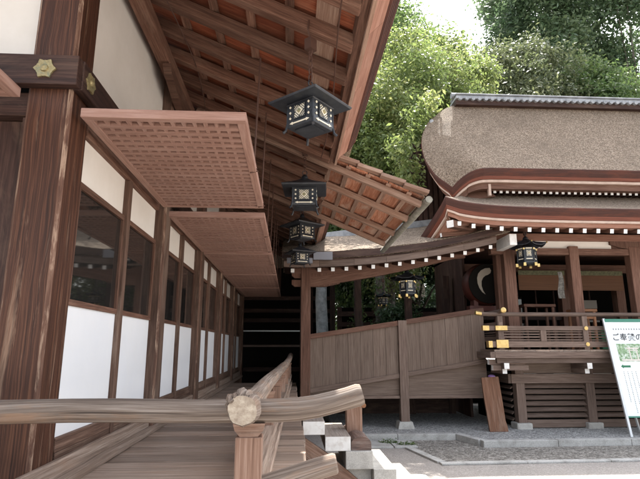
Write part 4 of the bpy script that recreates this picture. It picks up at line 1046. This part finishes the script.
m = MB(); q = sb + su_ * 1.265 + sn * .0115
m.prism([q + sx_ * .14, q + sx_ * .19 + su_ * .04, q + sx_ * .19 + su_ * .02, q + sx_ * .33 + su_ * .02, q + sx_ * .33 - su_ * .02, q + sx_ * .19 - su_ * .02, q + sx_ * .19 - su_ * .04], sn * .001); m.build('arrow', M['inkgreen'], sg)
for i, ch in enumerate('ご奉賛の'):
    text(ch, .52, 1.15 - i * .105, .095, 'ink')
m = MB()
for col in range(9):                      # columns of small print
    u = .17 + col * .078
    if abs(u - .52) < .06: continue
    if u > 1.12: break
    n = 24 if col % 3 else 18
    m = MB()
    for k in range(n):
        c = sb + sx_ * u + su_ * (1.16 - k * .032) + sn * .0115; a = random.uniform(.005, .009)
        m.obox(c, (sx_, su_, sn), (a, .0022, .0008)); m.obox(c + su_ * .008, (sx_, su_, sn), (a * .7, .0022, .0008)); m.obox(c + su_ * .003, (su_, sx_, sn), (.009, .0022, .0008))
    m.build('small_lettering', M['ink'], sg)

# ------------------------------------------------------------------ dark halls and fence behind
bh = thing('rear_hall', 'dark timber hall seen through the gap at the far end of the veranda', 'hall', (-1.0, 15.5, 0))
m = MB(); m.bx(-4.5, 1.4, 16.2, 16.4, 0, 4.2); m.build('wall', M['blackd'], bh)
for z, mt in ((.95, 'dark'), (2.45, 'dark'), (2.75, 'dark'), (3.15, 'dark')):
    m = MB(); m.bx(-4.5, 1.4, 16.0, 16.12, z, z + .12); m.build('cross_beam', M[mt], bh)
m = MB(); m.bx(-1.5, .55, 15.6, 15.64, 2.15, 2.185); m.build('pale_rail', M['steel'], bh)
m = MB(); m.bx(-1.5, .3, 15.5, 15.56, 1.69, 1.75); m.build('bamboo_rail', M['hall'], bh)
for x in (-1.6, .6, 1.3):
    m = MB(); m.bx(x - .08, x + .08, 15.9, 16.0, 0, 4.0); m.build('post', M['dark'], bh)
m = MB(); m.bx(-5, 1.7, 13.9, 18, 4.2, 4.4); m.build('roof', M['bark'], bh)
fn = thing('rear_fence', 'dark horizontal-railed fence behind the covered corridor', 'fence', (3, 15.6, 0))
for z in (.5, 1.0, 1.5, 2.0, 2.3, 2.62):
    m = MB(); m.bx(1.45, 6.0, 15.55, 15.62, z, z + .14); m.build('rail', M['dark'], fn)
for x in (1.5, 2.6, 3.7, 4.8, 5.9):
    m = MB(); m.bx(x - .07, x + .07, 15.63, 15.75, 0, 2.9); m.build('post', M['dark'], fn)
m = MB(); m.bx(1.45, 6.0, 15.8, 15.84, .0, 2.9); m.build('shade_sheet', M['blackd'], fn)  # black sheet added behind the rails, its colour standing in for forest shade

# ------------------------------------------------------------------ trees
def leaves(name, centers, radii, n, size, mat, parent=None, org=(0, 0, 0), shell=.55, squash=1.0, clump=0):
    """leaf blades scattered in the outer part of the given clumps, one mesh"""
    c = np.array(centers); r = np.array(radii); w = r ** 2; w = w / w.sum()
    idx = rng.choice(len(c), n, p=w)
    d = rng.normal(size=(n, 3)); d /= np.linalg.norm(d, axis=1)[:, None]
    rad = (shell + (1 - shell) * rng.random(n)) * (1 + .16 * rng.normal(size=n))
    # lumpy surface
    lump = 1 + .22 * np.sin(d[:, 0] * 5 + c[idx, 0] * 3) * np.sin(d[:, 1] * 6 + c[idx, 1]) + .14 * np.sin(d[:, 2] * 8 + c[idx, 2] * 2)
    p = c[idx] + d * (r[idx] * rad * lump)[:, None] * np.array([1, 1, squash])
    nrm = d * .6 + rng.normal(size=(n, 3)) * .7 + np.array([0, 0, .55]); nrm /= np.linalg.norm(nrm, axis=1)[:, None]
    t = np.cross(nrm, rng.normal(size=(n, 3))); t /= np.linalg.norm(t, axis=1)[:, None]
    b = np.cross(nrm, t)
    s = size * (.6 + .8 * rng.random(n))[:, None]
    v = np.stack([p - t * s, p - b * s * .45 + nrm * s * .12, p + t * s, p + b * s * .45 + nrm * s * .12], 1).reshape(-1, 3) - np.array(org)
    me = bpy.data.meshes.new(name); me.vertices.add(n * 4); me.vertices.foreach_set('co', v.ravel())
    me.loops.add(n * 4); me.loops.foreach_set('vertex_index', np.arange(n * 4))
    me.polygons.add(n); me.polygons.foreach_set('loop_start', np.arange(n) * 4)
    try: me.polygons.foreach_set('loop_total', np.full(n, 4))
    except Exception: pass
    cl = rng.random(len(c))
    at = me.attributes.new('rnd', 'FLOAT', 'FACE'); at.data.foreach_set('value', np.clip(.55 * rng.random(n) + .45 * cl[idx] + .0, 0, 1))
    me.materials.append(mat); me.update(calc_edges=True); me.validate()
    ob = bpy.data.objects.new(name, me); COL.objects.link(ob)
    if parent is not None: ob.parent = parent
    return ob
def tree(label, base, crown, mat, nleaf, size, trunk_r=.18, group=None, name='broadleaf_tree', nblob=26, seed=0, squash=.9, extra=(), shell=.5, trunkmat='trunk'):
    """crown = (cx, cy, cz, rx, ry, rz)"""
    rnd = random.Random(seed); cx, cy, cz, rx, ry, rz = crown
    t = thing(name, label, 'tree', base, group)
    C, Rr = [], []
    for k in range(nblob):
        while True:
            d = V((rnd.uniform(-1, 1), rnd.uniform(-1, 1), rnd.uniform(-1, 1)))
            if .35 < d.length < 1: break
        C.append((cx + d.x * rx, cy + d.y * ry, cz + d.z * rz)); Rr.append(rnd.uniform(.26, .46) * (rx * ry * rz) ** (1 / 3))
    for (x, y, z, r) in extra: C.append((x, y, z)); Rr.append(r)
    m = MB(); b = V(base); top = V((cx, cy, cz + rz * .3))
    mid = b.lerp(top, .5) + V((rnd.uniform(-.3, .3), rnd.uniform(-.3, .3), 0))
    m.tube([b - V((0, 0, .1)), b + V((0, 0, .3)), b.lerp(mid, .6), mid, mid.lerp(top, .5), top], [trunk_r * 1.5, trunk_r * 1.1, trunk_r, trunk_r * .8, trunk_r * .5, trunk_r * .15], 10, jit=.08); m.build('trunk', M[trunkmat], t, smooth=True)
    m = MB()
    for c, r in list(zip(C, Rr))[:18]:
        s_ = b.lerp(top, rnd.uniform(.35, .85)); e = V(c); mm = s_.lerp(e, .5) + V((0, 0, .12 * r))
        m.tube([s_, mm, e], [trunk_r * .36, trunk_r * .22, trunk_r * .06], 6)
    m.build('limb', M[trunkmat], t, smooth=True)
    leaves('crown', C, Rr, nleaf, size, mat, t, base, shell, squash)
    return t
tree('bright green broadleaf tree close beside the left end of the bark roof', (3.0, 15.9, 0), (3.2, 15.7, 8.6, 2.6, 2.3, 4.6), M['leaf_bright'], 105000, .062, .14, nblob=44, seed=3, extra=((3.35, 12.6, 8.1, .55), (3.0, 13.2, 8.6, .7), (2.6, 13.2, 7.2, .8), (2.6, 13.4, 5.6, .8), (3.3, 13.0, 6.9, .45), (2.72, 11.1, 5.75, .42), (2.60, 11.1, 6.35, .45), (2.75, 11.0, 5.2, .36), (3.35, 11.1, 7.55, .34), (3.0, 11.2, 7.2, .4)))
tree('sunlit yellow-green tree rising just behind the left end of the tiled ridge', (6.8, 21, 0), (6.4, 21, 11.6, 2.5, 2.4, 3.6), M['leaf_bright'], 60000, .095, .25, nblob=30, seed=5)
tree('rounded olive-green tree above the middle of the tiled ridge', (13.6, 27, 0), (13.2, 27, 14.6, 4.3, 3.5, 4.6), M['leaf_olive'], 90000, .105, .4, nblob=60, seed=8, shell=.75)
tree('low olive bush-like tree just above the tiled ridge', (10.2, 23.5, 0), (10.2, 23.5, 11.2, 2.3, 1.8, 1.6), M['leaf_olive'], 34000, .095, .2, nblob=18, seed=9, shell=.75)
tree('tall dark tree behind the olive tree, reaching out of the top of the picture', (20, 36, 0), (19.6, 36, 26, 4.2, 4.5, 9), M['leaf_tall'], 60000, .17, .45, name='tall_tree', nblob=44, seed=12)
tree('tall dark tree at the right edge, with sky gaps between its branches', (28, 36, 0), (28, 36, 23, 5.5, 5, 11), M['leaf_tall'], 85000, .17, .5, name='tall_tree', nblob=60, seed=14)
tree('mid-green tree at the right edge above the tiled ridge', (18.0, 27.5, 0), (18.2, 27.5, 13.5, 3.2, 3, 5), M['leaf_mid'], 60000, .11, .3, nblob=30, seed=15)
tree('fresh green tree behind the roof edge left of the sky gap', (4.6, 27, 0), (3.9, 27, 17.5, 4.0, 3, 7.5), M['leaf_mid'], 80000, .12, .35, nblob=44, seed=17)
tree('shaded green tree standing behind the corridor roof', (.8, 19.5, 0), (1.2, 19.5, 7.5, 3.2, 2.0, 5.5), M['leaf_mid'], 60000, .085, .2, nblob=40, seed=18)
tree('dark tree farther back behind the bark roof', (8.5, 33, 0), (8.6, 33, 14, 6, 3, 8), M['leaf_dark'], 26000, .28, .4, name='tall_tree', nblob=40, seed=21)
tree('low shaded evergreen behind the fence, seen over the corridor wall', (4.6, 18.2, 0), (4.6, 18.2, 3.0, 3.2, 1.4, 2.6), M['leaf_dark'], 30000, .09, .15, name='evergreen', nblob=34, seed=31)
# trunks seen through the corridor
t = thing('pale_tree', 'smooth pale blue-grey trunk seen through the corridor opening', 'tree', (.90, 14.6, 0))
m = MB(); m.tube([(.90, 14.6, -.1), (.92, 14.6, 1.5), (.86, 14.6, 3.0), (.9, 14.65, 4.6)], [.20, .17, .16, .12], 12, jit=.04); m.build('trunk', M['paletrunk'], t, smooth=True)
leaves('crown', [(.9, 14.9, 5.0), (.5, 15.2, 5.4), (1.3, 15.1, 5.2)], [.7, .8, .7], 5000, .10, M['leaf_mid'], t, (.90, 14.6, 0))
for i, (x, y, lab) in enumerate(((1.96, 14.7, 'slim ivy-covered trunk seen through the corridor, beside the pale trunk'), (2.62, 14.6, 'thicker ivy-covered trunk seen through the corridor near the lantern'))):
    t = thing('ivy_tree', lab, 'tree', (x, y, 0))
    m = MB(); m.tube([(x, y, -.1), (x + .03, y, 1.6), (x - .02, y, 3.2), (x, y, 4.6)], [.17 + .05 * i, .14 + .05 * i, .13 + .04 * i, .1], 12, jit=.06); m.build('trunk', M['trunk'], t, smooth=True)
    cs = [(x + random.uniform(-.1, .1), y - .1, z) for z in np.arange(.8, 3.6, .25)]
    leaves('ivy', cs, [.20 + .05 * i] * len(cs), 1100, .05, M['leaf_mid'], t, (x, y, 0))
    leaves('crown', [(x, y + .3, 4.9), (x + .5, y + .4, 5.2)], [.7, .8], 4000, .10, M['leaf_mid'], t, (x, y, 0))
t = thing('shrub', 'dark glossy shrub behind the corridor lantern', 'shrub', (3.0, 14.0, 0))
m = MB(); m.tube([(3.0, 14, 0), (3.0, 14, 2.0)], [.05, .02], 6); m.build('stem', M['trunk'], t)
leaves('foliage', [(2.9, 14, 2.5), (3.3, 14.1, 2.4), (2.7, 14.1, 2.1), (3.2, 14, 2.0)], [.45, .4, .4, .45], 3000, .06, M['leaf_dark'], t, (3.0, 14, 0))
for k, (x, y, lab) in enumerate(((1.75, 9.35, 'small tuft of green weeds by the kerb end'), (2.02, 9.15, 'sparse weeds at the corner of the flush kerb'))):
    t = thing('weed', lab, 'plant', (x, y, .0))
    leaves('foliage', [(x, y, .05), (x + .12, y, .04), (x - .1, y + .03, .04)], [.10, .08, .08], 160, .020, M['leaf_mid'], t, (x, y, 0), .2, .6)
# woodland far behind
leaves_c = [(random.uniform(-45, 60), random.uniform(48, 60), random.uniform(4, 17)) for _ in range(150)]
wd = leaves('woodland', leaves_c, [random.uniform(2.5, 4.2) for _ in leaves_c], 60000, .42, M['leaf_dark'], None, (0, 0, 0), .6)
tag(wd, kind='stuff')
